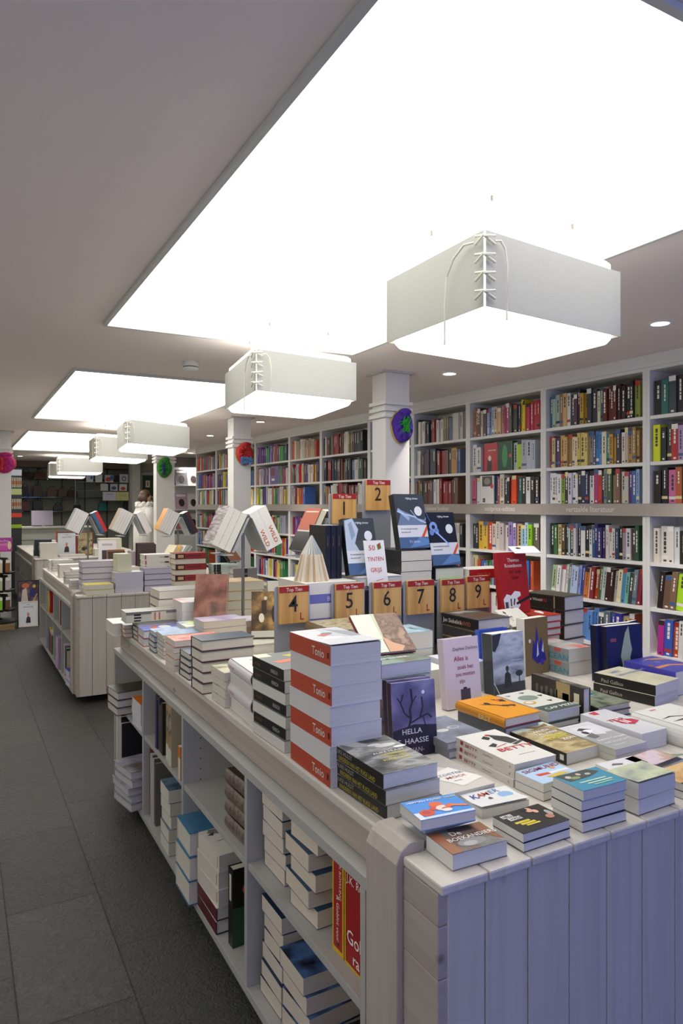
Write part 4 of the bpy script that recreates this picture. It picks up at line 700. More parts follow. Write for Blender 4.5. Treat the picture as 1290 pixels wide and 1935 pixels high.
B('paperback', 'red-spined book lying beside the skeleton key book', Vector((1.872, 2.30, 0)), None, RT_, .12, .2, .04, rot=86, cover='d8d4cc', spine='a8201f', stx=[('Vera Vlugt', .2, .35, .4, 'c86a5a')], pic=[])
B('paperback', 'green-edged thin book under the red-spined book', Vector((1.735, 2.288, 0)), None, RT_, .1, .12, .006, rot=0, cover='3f9a44')
# folded-book fan
fx, fy = 1.168, 2.36
f = MB(); n = 26
for k in range(n):
    a0, a1 = R(150 + 215 * k / n), R(150 + 215 * (k + 1) / n); r0 = .068 if k % 2 else .058; r1 = .058 if k % 2 else .068
    q = lambda r, a, z: (r * math.cos(a), r * math.sin(a), z)
    f.poly([q(r0, a0, 0), q(r1, a1, 0), q(r1 * .6, a1, .1), q(r0 * .6, a0, .1)], 0, 'd8cdb4' if k % 3 else 'b8a07c'); f.poly([q(r0 * .6, a0, .1), q(r1 * .6, a1, .1), q(.003, a1, .17), q(.003, a0, .17)], 0, 'cfc8ba' if k % 2 else '8f9a9a')
o = f.build('folded_book_ornament', ink()); o.location = (fx, fy, TOP + .3525); tag(o, 'pleated fan-shaped ornament folded from book pages, beside the black standing books', 'ornament')
# ------------------------------------------------------------------ A-shaped easels on poles with leaning books
def easel(x, y, z0, ztop, label, rz=0, spread=.085, ln=.2, hgt=.17):
    t = empty('book_easel', (x, y, z0 + .0008), R(rz), label, 'book easel', 'grey A-shaped book easels on poles')
    MB().lathe([(.0001, 0), (.06, 0), (.06, .006), (.0001, .008)], 0, 0).build('foot', MET, t)
    MB().tube([(0, 0, .006), (0, 0, ztop - z0 - .08)], .008, n=10).build('pole', STEEL, t)
    for s, nm in ((-1, 'plate'), (1, 'plate')):
        d = ztop - z0
        MB().hexa([(s * spread, -ln / 2, d - hgt), (s * spread + .003, -ln / 2, d - hgt), (s * spread + .003, ln / 2, d - hgt), (s * spread, ln / 2, d - hgt),
                   (s * .006, -ln / 2, d - .005), (s * .006 + .003, -ln / 2, d - .005), (s * .006 + .003, ln / 2, d - .005), (s * .006, ln / 2, d - .005)]).build(nm, mat('aeb4b6', .45, .3), t)
        MB().box(min(s * spread, s * (spread + .05)), -ln / 2, d - hgt - .014, max(s * spread, s * (spread + .05)), ln / 2, d - hgt - .010).build('ledge', mat('aeb4b6', .45, .3), t)
    return t
OUTR = lambda tilt: Matrix.Rotation(R(-tilt), 3, 'Y') @ Matrix(((0, 0, 1), (1, 0, 0), (0, 1, 0)))       # front towards +X, spine to the viewer, top leaning to -X
def lean(kind, label, side, x, y, zb, w, h, t, tilt, k, rot=0, **kw):     # k: place in the row of books that lean on one plate
    P3 = Matrix.Rotation(R(rot), 3, 'Z') @ (pose('out', 0, tilt) if side < 0 else OUTR(tilt))
    up = P3 @ Vector((0, 1, 0)); nrm = P3 @ Vector((0, 0, 1))
    c = Vector((x, y, zb)) + up * (h / 2) + nrm * (t * (k + .5) + .009)
    return book(kind, label, w, h, t - .0004, P3, c, **kw)
E1 = aty(448, 965, 3.25); E2 = aty(600, 968, 2.95)
easel(E1.x + .03, 3.25, TOP, 1.345, 'grey easel on a pole holding the leaning WILD books')
for k in range(3): lean('paperback', 'white paperback with grey fork photo leaning on the first easel, %s from the plate' % ORD[k].replace('topmost', 'first'), -1, E1.x - .055, 3.25, 1.17, .15, .2, .034, 26, k, cover=mottle(['5a5450', 'b8aaa8', 'd8d2d0'], 14, stretch=(1, 6, 1)), paper='e2dfd2')
for k in range(2): lean('paperback', 'thick white paperback titled WILD leaning on the first easel, %s' % ('against the plate' if not k else 'the outer one'), 1, E1.x + .115, 3.25, 1.17, .15, .205, .048, 26, k, cover='dddcd6', spine='e4e2dc', paper='e2dfd2', stx=[('WILD', .48, .25, .62, 'c2543c', 1.2)])
easel(E2.x + .01, 2.95, TOP, 1.345, 'grey easel on a pole behind the pleated fan')
lean('hardback', 'terracotta and black hardback leaning on the second easel', -1, E2.x - .085, 2.93, 1.175, .16, .215, .034, 26, 0, rot=0, cover='2a2826', spine='2a2826', paper='e2ddc8', pic=[('r', 'b0502f', 0, .48, 1, 1), ('r', 'd8c8b8', .1, .9, .9, .93), ('r', 'c8c0b8', .05, .44, .9, .475), ('e', '2a2420', .82, .55, .06, .05), ('p', 'c89a3a', [(.74, .48), (.92, .48), (.9, .54), (.78, .54)])])
lean('hardback', 'brown-edged hardback leaning on the far side of the second easel', 1, E2.x + .105, 2.95, 1.175, .16, .215, .03, 26, 0, cover='7a5a34', spine='a8834e', paper='e2ddc8')
stack('paperback', 'white paperback stacked below the easels', 'behind the display riser', 4, Vector((1.41, 2.66, 0)), None, TOP, .14, .22, .09, 90, cover='dcd9d0', spine='d8d4c8', paper='dcd6c6')
# ------------------------------------------------------------------ books on the wall bookcases
NAMES = [('black', '1c1b1d'), ('dark brown', '3a2a22'), ('brown', '6f5138'), ('tan', 'b0925c'), ('cream', 'd8ccb0'), ('white', 'dedcd8'), ('grey', '8a8a88'), ('dark grey', '4c4c4e'), ('red', 'b02a26'), ('dark red', '6a1f22'), ('orange', 'd8652a'), ('yellow', 'd8c22e'),
         ('lime green', '9ab828'), ('green', '3a7a40'), ('dark green', '24402e'), ('teal', '2f7a80'), ('turquoise', '5aa8a8'), ('blue', '3a62a8'), ('pale blue', '9ab4d4'), ('navy', '20284e'), ('purple', '54306e'), ('lilac', '9a8ab8'), ('pink', 'c84a7a'), ('pale pink', 'd8a8b4'), ('pale green', 'a8c0a0'), ('sand', 'c8a878')]
def cname(h):
    r = hx(h); return min(NAMES, key=lambda n: sum((a ** .45 - b ** .45) ** 2 for a, b in zip(r, hx(n[1]))))[0]
NUM = 'first second third fourth fifth sixth seventh eighth ninth tenth eleventh twelfth thirteenth fourteenth fifteenth sixteenth seventeenth eighteenth nineteenth twentieth'.split()
NUM += ['twenty-' + n for n in NUM[:9]] + ['thirtieth'] + ['thirty-' + n for n in NUM[:9]]
ROWZ = [1.935, 1.66, 1.412, 1.06, .79, .515, .25]
ROWN = ['top shelf', 'second shelf', 'sign-band shelf', 'first shelf below sign', 'second shelf below sign', 'third shelf below sign', 'lowest shelf']
BAYN = ['nearest bay', 'vertaalde literatuur bay', 'midprice bay']
# palettes per bay and row, read along the shelf from its far end: hex*count
PAL = {
 (1, 0): '2f6a80*1 9ab0a0*2 8a6a5a*1 c8a868*1 d8d4cc*1 3a4250*1 5a3a48*1 262a30*1 c09a3a*2 3a3c40*2 d8cfae*1 2f6a72*1 5a2a22*1 7a2f22*1 5f2a20*2 301c1c*1 3a1e22*1 1f1c1e*2 8a9a4a*1',
 (1, 1): '8a4a2a*1 c8bc8a*1 4a2a5a*1 c09a4a*1 c8a868*1 8f7040*1 d8c8a0*2 c8b060*1 d0b868*2 8a8478*1 4a4a78*1 3a78b0*1 4a8ac0*1 d8cfae*1 2a7a80*1 b8923a*1 c0983a*1 3a3440*1 d8cfc0*1 b8a8a0*1 a8844a*1 9a7a4a*2',
 (1, 2): 'dedee0*4 8aa83a*1 2a2428*1 d0c8d8*1 d8d8dc*2 2a282c*1 262c50*2 d8d4cc*1 a83a6a*1 c03a34*1 241c1c*1 7a8a78*1 4a5a48*1 8a7a58*1 7a5a48*1 c8c8c0*1 b8b4a8*1 5a3268*1 3a62a0*1 8aa0c0*1',
 (1, 3): '1e2a22*1 3a6a3a*1 c8b880*1 5a4a2a*1 4a5260*1 a8c0b8*1 2c3038*1 c8c4c0*1 1c1e24*1 dededa*1 22262c*1 dededa*1 2a5a88*1 30306a*1 3a3470*1 3a2a54*1 d8d0c8*2 d4ccc4*1 2a3a58*1 1a1a1c*1 9a8a92*1 c8c8cc*1 4a3a2a*1 2a4a3a*1',
 (1, 4): '9ab08a*1 d8d6d2*2 d4d2ce*1 6a7a6a*1 a8b8d8*1 b0bcd8*1 8ca0d0*1 4a4a90*1 c8702a*1 d8d4cc*1 8a2a2c*1 b04a20*1 4a5a3a*1 b0c0b8*1 3a1e1c*2 b8b4aa*1 d8d0a8*1 4a80a8*1 6aa89a*1 3a3a34*1 6a7a80*1 8a2a3c*1',
 (1, 5): 'c8ccd8*1 b0bcd8*2 4a2a5a*1 3a2a50*1 5a80b8*1 5a8ac8*2 3a3c44*1 5a6a78*1 3a38a0*1 342f90*1 c8b880*1 b05a38*1',
 (0, 0): '1c2024*1 2a6a60*1 3a4a4a*1 2c2028*1 34304a*1 d8cdae*1 dedcd6*1 8a5a3a*1', (0, 1): 'd0d820*1 2a2c2e*1 3a3c30*1 b0282a*1 a890b8*1 d8b04a*1 3a4a3a*1 c8c8c0*1', (0, 2): '1c181a*2 c86a9a*1 b0582a*1 22221f*1 b83a2c*1 d8d4ca*1 dcdad2*1',
 (0, 3): 'd8cfc0*1 d4d0c8*2 c8ccc8*1 24201c*1 3a2a20*1 8a2a28*1 9a8a78*1', (0, 4): '241a16*1 6a5040*1 7a6048*1 a8d82a*1 6a6460*1 c0bca8*1 8ab8a8*1 3a3a38*1', (0, 5): 'b03088*1 3a5ab0*1 b84a20*1 d4d4d0*1 2c2c2c*1 5a48a8*1 8a8a88*1 d8d8d0*1',
 (2, 0): 'b87850*1 6a3a2a*1 5a342a*1 d8c8a8*1 4a3a50*1 d0d0d8*1 5a7ab8*1 a8b8c8*1 c8ae88*1 c8a880*2 b83a78*1 a04a58*1 5a5c50*1 6a6a5c*1 3a3c40*2 d8c020*2 b82a4a*2 b0202a*2', (2, 1): 'c8c8cc*1 d0ccc8*1 b83a70*1 a84a3c*1 2a3a38*1 a8c828*1 b0282c*1 c8a8a0*1 204a2c*1 1a5a30*1 b8c0b0*1 a0c028*1 a8a8b0*1 b0b4c0*2',
 (2, 2): 'c85a78*1 d8dce0*2 8a9a50*1 c8c4bc*1 d8d4d0*1 4a6a90*1 a8504a*1 c8bca8*1 22242a*2 e04a20*2 2a6a68*1 202428*1 d8d4d0*1 2a2a2c*1 3a2a2c*1',
 (2, 3): '2c3236*2 d8a830*1 d0b048*1 b8402a*1 c8c0b4*2 b8aeac*1 d0c8c0*1 8a7ab0*1 a08ac0*1 c8a868*1 8ab8d0*1 a8c8d8*1 8ac028*1 6a6258*1', (2, 4): 'c8d0b8*1 d8d8d4*2 c8b8d8*1 d8d090*1 d8d8d8*2 b8c8d0*1 d0c8d0*1 c8d8d0*1', (2, 5): '3a3a3c*2 d8d8d0*2 4a4a5a*1',
}
def add_row(bay, row, seed):
    rnd = random.Random(seed * 31 + bay * 7 + row); a, b_ = EDGES[bay] + .026, EDGES[bay + 1] - .026
    cols = []
    for tok in PAL[(bay, row)].split():
        h_, n_ = tok.split('*'); cols += [h_] * int(n_)
    lean_ = 6 if row == 4 else (2.5 if row == 5 else 0)
    if bay == 0: a0 = b_ - .02; 
    L = (b_ - a) * (.93 if not lean_ else .9) if bay else .33
    ts = [rnd.uniform(.7, 1.35) for _ in cols]; k = L / sum(ts); ts = [min(.05, q * k) for q in ts]
    p = b_ - .012; out = []
    if lean_: p -= .03
    for i, (c, t_) in enumerate(zip(cols, ts)):
        if bay == 0 and p - t_ < a: break
        h_ = rnd.uniform(.192, .222) if row else rnd.uniform(.2, .235); w_ = rnd.uniform(.13, .145)
        P3 = B3 @ pose('spine', 0, lean_)
        lo = min(q.z for q in corners(P3, w_, h_, t_)); f_ = rnd.uniform(.012, .035)
        loc = BM @ Vector((w_ / 2 + f_, p - t_ / 2 - math.sin(R(lean_)) * (h_ / 2 - .105), 0)); loc.z = ROWZ[row] - lo + .0006
        big = t_ > .04; cn = cname(c); kind_ = 'novel' if bay < 2 else 'paperback'; lab = '%s %s, %s from far end, %s, %s' % (cn, 'thick ' + kind_ if big else kind_, NUM[i], ROWN[row], BAYN[bay])
        kw = {}
        q = rnd.random(); c2 = rnd.choice(['e0ddd6', 'd8c890', '2a2624', 'b03a30', '3a5a88']); lum = sum(hx(c)[:3])
        ti = 'e2ded2' if lum < .6 else '3a3632'
        sp = []; u_ = rnd.uniform(.07, .16); hi_ = rnd.uniform(.58, .68); n_ = rnd.randint(3, 6)
        for _ in range(n_ if q < .85 else 0):
            v_ = u_ + rnd.uniform(.05, .13)
            if v_ < .78: sp.append((ti, u_, v_, 1 - hi_, hi_))
            u_ = v_ + rnd.uniform(.012, .03)
        if q > .4: sp.append((c2, .8 if q < .7 else 0, .88 if q < .7 else .14, .02, .98))
        if q > .55: sp.append((ti, .91, .96, .3, .7))
        out.append(book(kind_, lab, w_, h_, t_ - .0008, P3, loc, cover=c, spic=sp, group='books on the %s of the %s' % (ROWN[row], BAYN[bay]), paper='dcd8ce'))
        p -= t_ / math.cos(R(lean_)) + .0002
    return out
for row in range(6):
    for bay in (0, 1): add_row(bay, row, 3)
for row in range(4): add_row(2, row, 5)
# everything further along the wall: past the three hundred that show largest
rnd = random.Random(11); mb = MB()
DK = ['24262c', '3a3a44', '5a2a2c', '8a2a28', '2c3a5a', 'c8c4ba', 'd8d4cc', '8a7a5a', '3a4a3a', '6a4a3a', '5a6a88', '4a3a5a', 'b8843a']
BR = ['d8d4cc', 'd8c23a', '6a3a8a', '3a7a4a', 'b8502a', '8a3a5a', '3a62a8', 'c8b890', '8a8aa0', 'b83a34', '5a9a5a', 'd8d0c0', '4a3a6a', 'a8a8b8']
LT = ['d8ccb4', 'c8b89a', 'd8d4cc', 'b8a88a', 'c85a48', 'a89878']
def fill(bay, row, pal, full=1.0, z=None):
    a, b_ = EDGES[bay] + .027, EDGES[bay + 1] - .027; p = b_ - .01; end = b_ - (b_ - a) * full
    while True:
        t_ = rnd.uniform(.014, .042)
        if p - t_ < end + .004: break
        h_ = rnd.uniform(.18, .223); c = rnd.choice(pal); n_ = rnd.choice((1, 1, 1, 2, 3))
        for _ in range(n_):
            if p - t_ < end + .004: break
            f_ = rnd.uniform(.012, .03); z0 = ROWZ[row] + .0008
            def P(x, y, zz): q = BM @ Vector((x, y, 0)); return (q.x, q.y, zz)
            y0, y1 = p - t_ + .0006, p
            mb.hexa([P(f_, y0, z0), P(f_ + .14, y0, z0), P(f_ + .14, y1, z0), P(f_, y1, z0), P(f_, y0, z0 + h_), P(f_ + .14, y0, z0 + h_), P(f_ + .14, y1, z0 + h_), P(f_, y1, z0 + h_)], 0, c)
            if rnd.random() < .6:
                lz = rnd.uniform(.4, .65) * h_; mb.poly([P(f_ - .0006, y0 + t_ * .38, z0 + lz), P(f_ - .0006, y1 - t_ * .38, z0 + lz), P(f_ - .0006, y1 - t_ * .38, z0 + h_ * .9), P(f_ - .0006, y0 + t_ * .38, z0 + h_ * .9)], 0, 'd8d4c8' if sum(hx(c)[:3]) < .7 else '4a4440')
            p -= t_
for bay in range(2, 11):
    for row in range(7):
        if (bay, row) in [(2, r) for r in range(4)]: continue
        pal = DK if bay in (3, 5) else (LT if bay == 6 and row == 0 else BR if bay >= 6 or row > 2 else DK + BR)
        if bay == 6 and row == 2: fill(bay, row, BR, .5); continue
        fill(bay, row, pal, rnd.uniform(.86, .99) if row < 5 else rnd.uniform(.6, .95))
tag(mb.build('distant_books', ink()), 'rows of mixed books filling the further white bookcases along the wall', 'books', kind='stuff')
for (bay, row, y, c, lab, pic) in ((2, 1, .33, 'b0282c', 'red paperback with a dark figure, face out on the midprice bay', [('p', '2a1c1c', [(.2, 0), (.25, .4), (.5, .5), (.6, .2), (.55, 0)]), ('e', 'e0d0c0', .42, .46, .12, .1), ('r', 'd8a8a0', .3, .72, .9, .76)]), (2, 1, .52, '1c4428', 'dark green paperback with a red sticker, face out on the midprice bay', [('e', '3a8a50', .5, .5, .2, .4), ('e', 'd84a34', .9, .5, .09, .06)]),
        (2, 2, .28, 'dcd8d4', 'white paperback with a black photo and red dot, face out above midprice sign', [('r', '4a4642', .1, .62, .9, .98), ('e', '8a8478', .5, .8, .25, .12), ('e', 'd84030', .86, .62, .12, .08), ('r', '5a5048', .15, .05, .35, .2)]), (7, 1, .58, '6a6090', 'large violet book facing out among the far bookcases', [('r', '7a2a40', .1, .5, .6, .9), ('r', 'e0dccc', .2, .2, .55, .32)])):
    yy = EDGES[bay + 1] - y * (EDGES[bay + 1] - EDGES[bay]); w_, h_ = (.14, .215) if bay == 2 else (.24, .22)
    loc = BM @ Vector((.006, yy, 0)); loc.z = ROWZ[row] + h_ / 2 + .0006
    book('paperback', lab, w_, h_, .008, B3 @ pose('out'), loc, cover=c, pic=pic)
# ------------------------------------------------------------------ under table 1: the side shelves
LO, MI = .0655, .4105
V = lambda x, y: Vector((x, y, 0))
stack('paperback', 'thick pale paperback with midnight-blue cover', 'on the nearest upper side shelf', 5, V(.74, 1.655), None, MI, .135, .2, .0425, -90, jit=.006, cover='1f3048', spine='2a3a52', paper='d8cebf')
stack('paperback', 'fat pale paperback with dark blue cover', 'beside the red and yellow spines', 5, V(.728, 1.46), None, MI, .135, .21, .043, -88, jit=.012, cover='24405c', spine='2a3a52', paper='d9cdb9')
B('hardback', 'red and yellow hardback standing spine out on the nearest side shelf', V(.735, 1.328), None, MI, .15, .215, .052, 'spine', cover='c8a020', spine='a3201f', spic=[('d0a822', 0, 1, 0, .12), ('d0a822', 0, 1, .88, 1), ('d0a822', 0, .03, 0, 1), ('d0a822', .95, 1, 0, 1), ('2a2a2a', .88, .92, .4, .6)], stx=[('JK ROWLING', .06, .62, .26, 'e8d8c8'), ('& Goblet vuur', .4, .4, .34, 'e8d8c8')])
B('hardback', 'red and yellow hardback standing cover out by the end of the nearest side shelf', V(.735, 1.205), None, MI, .118, .22, .03, 'out', rot=0, cover='9c1a1c', spine='c8a020', pic=[('r', 'd0a822', 0, 0, 1, .03), ('r', 'd0a822', 0, .97, 1, 1), ('r', 'd0a822', 0, 0, .04, 1), ('p', '2a1616', [(.6, .75), (.7, .72), (.72, .5), (.66, .5)])], txt=[('J.K. RO', .08, .82, .11, 'ece0d4'), ('Gob', .08, .24, .19, 'f0e8e0'), ('ra', .3, .07, .16, 'f0e8e0')])
stack('paperback', 'pale paperback with blue-black cover', 'deep on the nearest lower side shelf', 6, V(.735, 1.66), None, LO, .135, .2, .044, -90, jit=.006, cover='1f3048', paper='d8cebf')
stack('paperback', 'pale paperback with a night-sky cover', 'on the nearest lower side shelf', 5, V(.715, 1.475), None, LO, .135, .215, .044, -88, jit=.008, cover=mottle(['101014', '1c2438', '4a6a9a', '141418'], 8), paper='d6cbba', txt=[('ELLIS', .3, .3, .1, '6a7a98')])
stack('paperback', 'black paperback with a pale round emblem', 'on the nearest lower side shelf', 3, V(.71, 1.325), None, LO, .13, .21, .032, -90, cover='141416', paper='d6cbba', pic=[('e', '8a8a86', .6, .62, .22, .13), ('e', '6a6a66', .6, .62, .15, .09), ('p', '8aa0d0', [(.2, .2), (.5, .3), (.6, .1), (.3, .05)])], txt=[('Vijftig', .12, .8, .08, 'b0b0a8')])
B('hardback', 'red and yellow hardback lying flat on the lowest side shelf', V(.70, 1.206), None, LO, .1, .2, .04, rot=-90, cover='c8a020', spine='a3201f', pic=[('r', 'a81c1e', .05, .05, .95, .95), ('e', 'ece0d4', .5, .5, .2, .12)])
stack('hardback', 'fat brown patterned hardback with rounded spine', 'on the second bay upper side shelf', 4, V(.735, 1.85), None, MI, .15, .205, .045, 2, round_=True, jit=.006, cover='4a4038', spine=mottle(['453a30', '6a5c50', '7a6a60', '54483c'], 30), paper='c9bda8')
stack('hardback', 'broad cream-edged volume with blue cover', 'jutting from the second bay', 3, V(.675, 2.283), None, LO, .155, .25, .08, -90, jit=.003, cover='3f6f90', spine='d4cec0', paper='d4cec0')
stack('hardback', 'white and dark red hardback', 'under the second bay white novels', 2, V(.70, 2.085), None, LO, .155, .19, .042, 0, cover='d8d4cc', spine='5a1c22', back='24262a', paper='cfc9bf')
stack('paperback', 'thick white novel with smoky cover drawing', 'in the second bay', 3, V(.71, 2.085), None, LO + .0845, .145, .185, .054, 3, cover='d6d2c8', spine='d2cabc', paper='d0cabe', pic=[('p', '4a4642', [(.2, .98), (.7, .95), (.75, .8), (.5, .72), (.3, .8)]), ('e', '7a7672', .4, .88, .25, .09), ('p', '3a3634', [(.1, .78), (.3, .86), (.24, .74)]), ('l', 'b8742c', .002, [(.2, .5), (.7, .56)])], txt=[('DE W', .36, .56, .14, '2c2a28', 'LEFT', 1.2), ('VAN', .4, .38, .14, '2c2a28', 'LEFT', 1.2), ('HA', .62, .2, .14, '2c2a28', 'LEFT', 1.2)], spic=[('b8745a', .9, .93, .2, .8)])
B('hardback', 'black book with green dancer cover standing against the divider', V(.725, 2.0), None, LO, .15, .235, .035, 'face', rot=2, tilt=0, cover='15140f', spine='141313', paper='d4ccb8', pic=[('r', '1f4a2c', 0, .0, .6, .5), ('p', 'c8a05a', [(.5, .7), (.9, .8), (1, .3), (.7, .2)]), ('e', 'b84a34', .35, .72, .14, .08), ('p', 'd8b088', [(.3, .6), (.45, .55), (.7, .3), (.6, .28)]), ('p', 'b8a8cc', [(.8, .5), (1, .5), (1, .1), (.85, .1)]), ('p', 'c8ccc0', [(.3, .45), (.4, .45), (.7, .12), (.6, .1)])], spic=[('c9c5ba', .08, .42, .25, .7)])
def upright(kind, desc, where, ys, x, zb, hs, cols, w_=.14, rot=0, pages_out=False, tilt=0, lab=None, **kw):
    """Books standing side by side along a side shelf, from the far end towards the viewer."""
    y = ys
    for i, (t_, h_, c) in enumerate(zip([q[0] for q in hs], [q[1] for q in hs], cols)):
        d = desc if isinstance(desc, str) else desc[i]
        nm = cname(c) if isinstance(c, str) else 'patterned'
        k = dict(kw)
        B(kind, '%s %s, %sfarthest %s' % (nm, d, '' if not i else NUM[i] + ' ', where), V(x + random.uniform(0, .012), y - t_ + .0002), None, zb, w_, h_, t_ - .0006, 'spine', rot=180 if pages_out else 0, tilt=tilt, cover=c, group='%s %s' % (desc, where), **k)
        y -= t_
    return y
def cname(h):
    tbl = [('black', '1c1b1d'), ('brown', '6f5138'), ('tan', 'b0925c'), ('cream', 'd8ccb0'), ('white', 'dedcd8'), ('grey', '8a8a88'), ('dark grey', '4c4c4e'), ('red', 'b02a26'), ('dark red', '6a1f22'), ('orange', 'd8652a'), ('yellow', 'd8c22e'), ('green', '3a7a40'), ('dark green', '24402e'), ('teal', '2f7a80'), ('blue', '3a62a8'), ('pale blue', '9ab4d4'), ('navy', '20284e'), ('purple', '54306e'), ('lilac', '9a8ab8'), ('pink', 'c84a7a')]
    r = hx(h); return min(tbl, key=lambda n: sum((a ** .45 - b ** .45) ** 2 for a, b in zip(r, hx(n[1]))))[0]
upright('hardback', 'standing hardback', 'on the third bay upper side shelf', 2.90, .706, MI, [(.03, .21), (.026, .2), (.03, .215), (.026, .19), (.028, .205)], ['201a20', '3a2a5a', '34343a', '4a4630', '2a2620'])
for k in range(2): B('hardback', 'tall beige hardback with brown landscape spine, %s in the third bay' % ('nearer one' if k else 'farther one'), V(.712 - .006 * k, 2.67 - .052 * k), None, MI, .15, .23, .048, 'spine', cover='b0a48c', spine=mottle(['8f8a7c', 'a8885a', '4a382c', 'c8bca4'], 12), paper='cfc8b8', spic=[('cfc9bc', .72, 1, 0, 1)])
B('paperback', 'small orange and white paperback standing near the third bay upright', V(.70, 2.475), None, MI, .12, .12, .03, 'spine', cover='c8742c', spine='d8d0c4', spic=[('c8742c', 0, .35, 0, 1)])
upright('hardback', 'thin fore-edge-out volume', 'on the third bay lower side shelf', 3.03, .715, LO, [(.018, .29), (.016, .285), (.02, .28), (.014, .275), (.016, .27), (.014, .27), (.016, .26)], ['8a2024', '3a3230', 'c8c4bc', '4a4a4c', 'd4d0c8', '5a5048', '6a645c'], w_=.2, pages_out=True, paper='d6d0c4')
stack('paperback', 'thick white-edged paperback with blue-grey cover', 'in the third bay lower side shelf', 5, V(.705, 2.64), None, LO, .13, .21, .05, -90, jit=.004, cover=mottle(['3a5a70', '6a8494', '2a4050'], 9), paper='d6d0c2')
upright('paperback', 'slim fore-edge-out paperback', 'beside the third bay upright', 2.55, .715, LO, [(.02, .17), (.02, .165), (.022, .17)], ['4a3a30', 'c8c0b0', '3a3430'], pages_out=True, paper='d2c8b8')
stack('hardback', 'large hardback with dark glossy cover', 'jutting from the far bay shelf', 3, at(222, 1354, MI), None, MI, .16, .23, .037, -84, cover='4a443c', spine='6a2a30', back='3a2a3a', paper='cac2ba', spic=[('c8b02a', 0, 1, .2, .8)])
stack('paperback', 'white paperback with an orange cover', 'at the far bay of the side shelf', 4, V(.70, 3.09), None, MI, .15, .21, .03, -88, cover='d8741c', spine='c8ccd8', paper='d2d0d0', under={'cover': 'cdd0da'})
upright('paperback', 'standing magazine', 'on the far bay lower side shelf', 3.64, .70, LO, [(.02, .3), (.02, .3), (.02, .295), (.02, .3), (.022, .29), (.02, .26), (.02, .27)], ['d8d4cc', 'd4d0c8', 'd0c8c0', '3a3436', '2a282a', '1e1c1e', '242226'], w_=.2, pages_out=True, paper='d4d0c8')
stack('hardback', 'broad grey picture book', 'jutting low from the far bay', 5, V(.655, 3.10), None, LO, .2, .24, .034, -80, jit=.006, cover=mottle(['7a7a84', '9a98a4', '5a4a3a'], 8), spine='8a8894', paper='c2bebe')
# ------------------------------------------------------------------ table 2: books on top
stack('hardback', 'yellow-topped cream-paged hardback', 'on the front corner of the second table', 2, V(.79, 5.17), None, TOP, .17, .19, .036, 90, cover='c8bc5a', spine='dcd8c8', paper='dcd8c8')
stack('hardback', 'grey-white hardback with mauve cover', 'behind the yellow-topped hardbacks', 5, V(.80, 5.40), None, TOP, .19, .25, .044, 90, cover='7a6a78', spine='c6c2cc', paper='c8c4cc')
stack('hardback', 'pale lilac-paged hardback', 'on the front edge of the second table', 4, V(.995, 5.2), None, TOP, .15, .2, .037, 90, cover='c4c0cc', spine='c8c4d2', paper='c8c4d2')
stack('hardback', 'lilac-white hardback with dark cover', 'beside the pen-mark spines', 4, V(1.205, 5.2), None, TOP, .17, .2, .042, 90, cover='6a6470', spine='c4c0d0', paper='c6c2d0')
stack('hardback', 'white hardback with black pen-mark spine', 'on the second table', 6, 273, 1108, TOP, .16, .24, .041, 90, cover='d4d0c6', spine='d2cec4', paper='d2cec4', jit=.002, spic=[('8a2430', .02, .06, .1, .9), ('1c1a1a', .66, .8, .35, .65), ('3a3838', .5, .66, .46, .54)])
stack('hardback', 'thick hardback with crimson spine', 'on the second table', 6, 331, 1109, TOP, .18, .25, .043, 90, alt=[0, 1], cover='8a2a26', spine='94251f', paper='dad6c2', jit=.002, spic=[('2a1c18', .0, .3, .05, .95), ('c8a070', .08, .26, .2, .75), ('6a1a18', .35, .8, .35, .65)])
upright('hardback', 'standing hardback', 'beside the crimson pile, second table', 5.62, 1.905, TOP, [(.02, .24), (.02, .235), (.022, .24)], ['2a5a9a', '24406a', '1e2a34'])
stack('paperback', 'pale green-edged paperback with black spine ends', 'beside the blue spines, second table', 8, 404, 1106, TOP, .15, .2, .0205, 88, cover='b8c8b8', spine='bccabb', paper='b8cab8', spic=[('1a1a1a', .0, .1, 0, 1), ('1a1a1a', .12, .3, 0, 1)])
B('hardback', 'dark-edged hardback leaning on the pale green pile', V(1.93, 5.42), None, TOP + .1652, .14, .2, .03, 'face', rot=30, tilt=44, cover='8a5a44', spine='1c2420', paper='cfd4c4')
stack('hardback', 'small grey book with dark spine label', 'behind the WILD books', 3, Vector((1.9, 5.235, 0)), None, TOP, .12, .2, .045, 90, cover='8a8480', spine='8c8682', paper='cfc8c0', spic=[('2a2426', .4, .6, .1, .9)])
for (px, py, n_, t_, c, lab) in ((93, 1076, 3, .03, 'd8d2c4', 'cream paperback at the far aisle corner'), (100, 1080, 4, .026, '6a6a78', 'grey-blue paperback on the aisle edge, far part'), (112, 1092, 4, .028, 'c8c0b4', 'cream paperback on the aisle edge, middle part'), (124, 1104, 4, .024, '3a3a40', 'dark-edged paperback on the aisle edge, near part'), (134, 1114, 3, .022, '8a8a94', 'slim grey paperback on the aisle edge by the corner')):
    stack('paperback', lab, 'of the second table', n_, px, py, TOP, .13, .19, t_, -90, cover=c, paper='d4cfc6')
stack('hardback', 'broad white-paged hardback', 'behind the grey-white pile, second table', 2, V(.86, 6.3), None, TOP, .2, .2, .045, 90, cover='d4d0c8', paper='dad6c8')
upright('hardback', 'standing hardback', 'in the second table row', 6.3, 1.13, TOP, [(.03, .24), (.034, .25), (.03, .235)], ['c86a5a', '8a5a3a', '4a3a30'], rot=20)
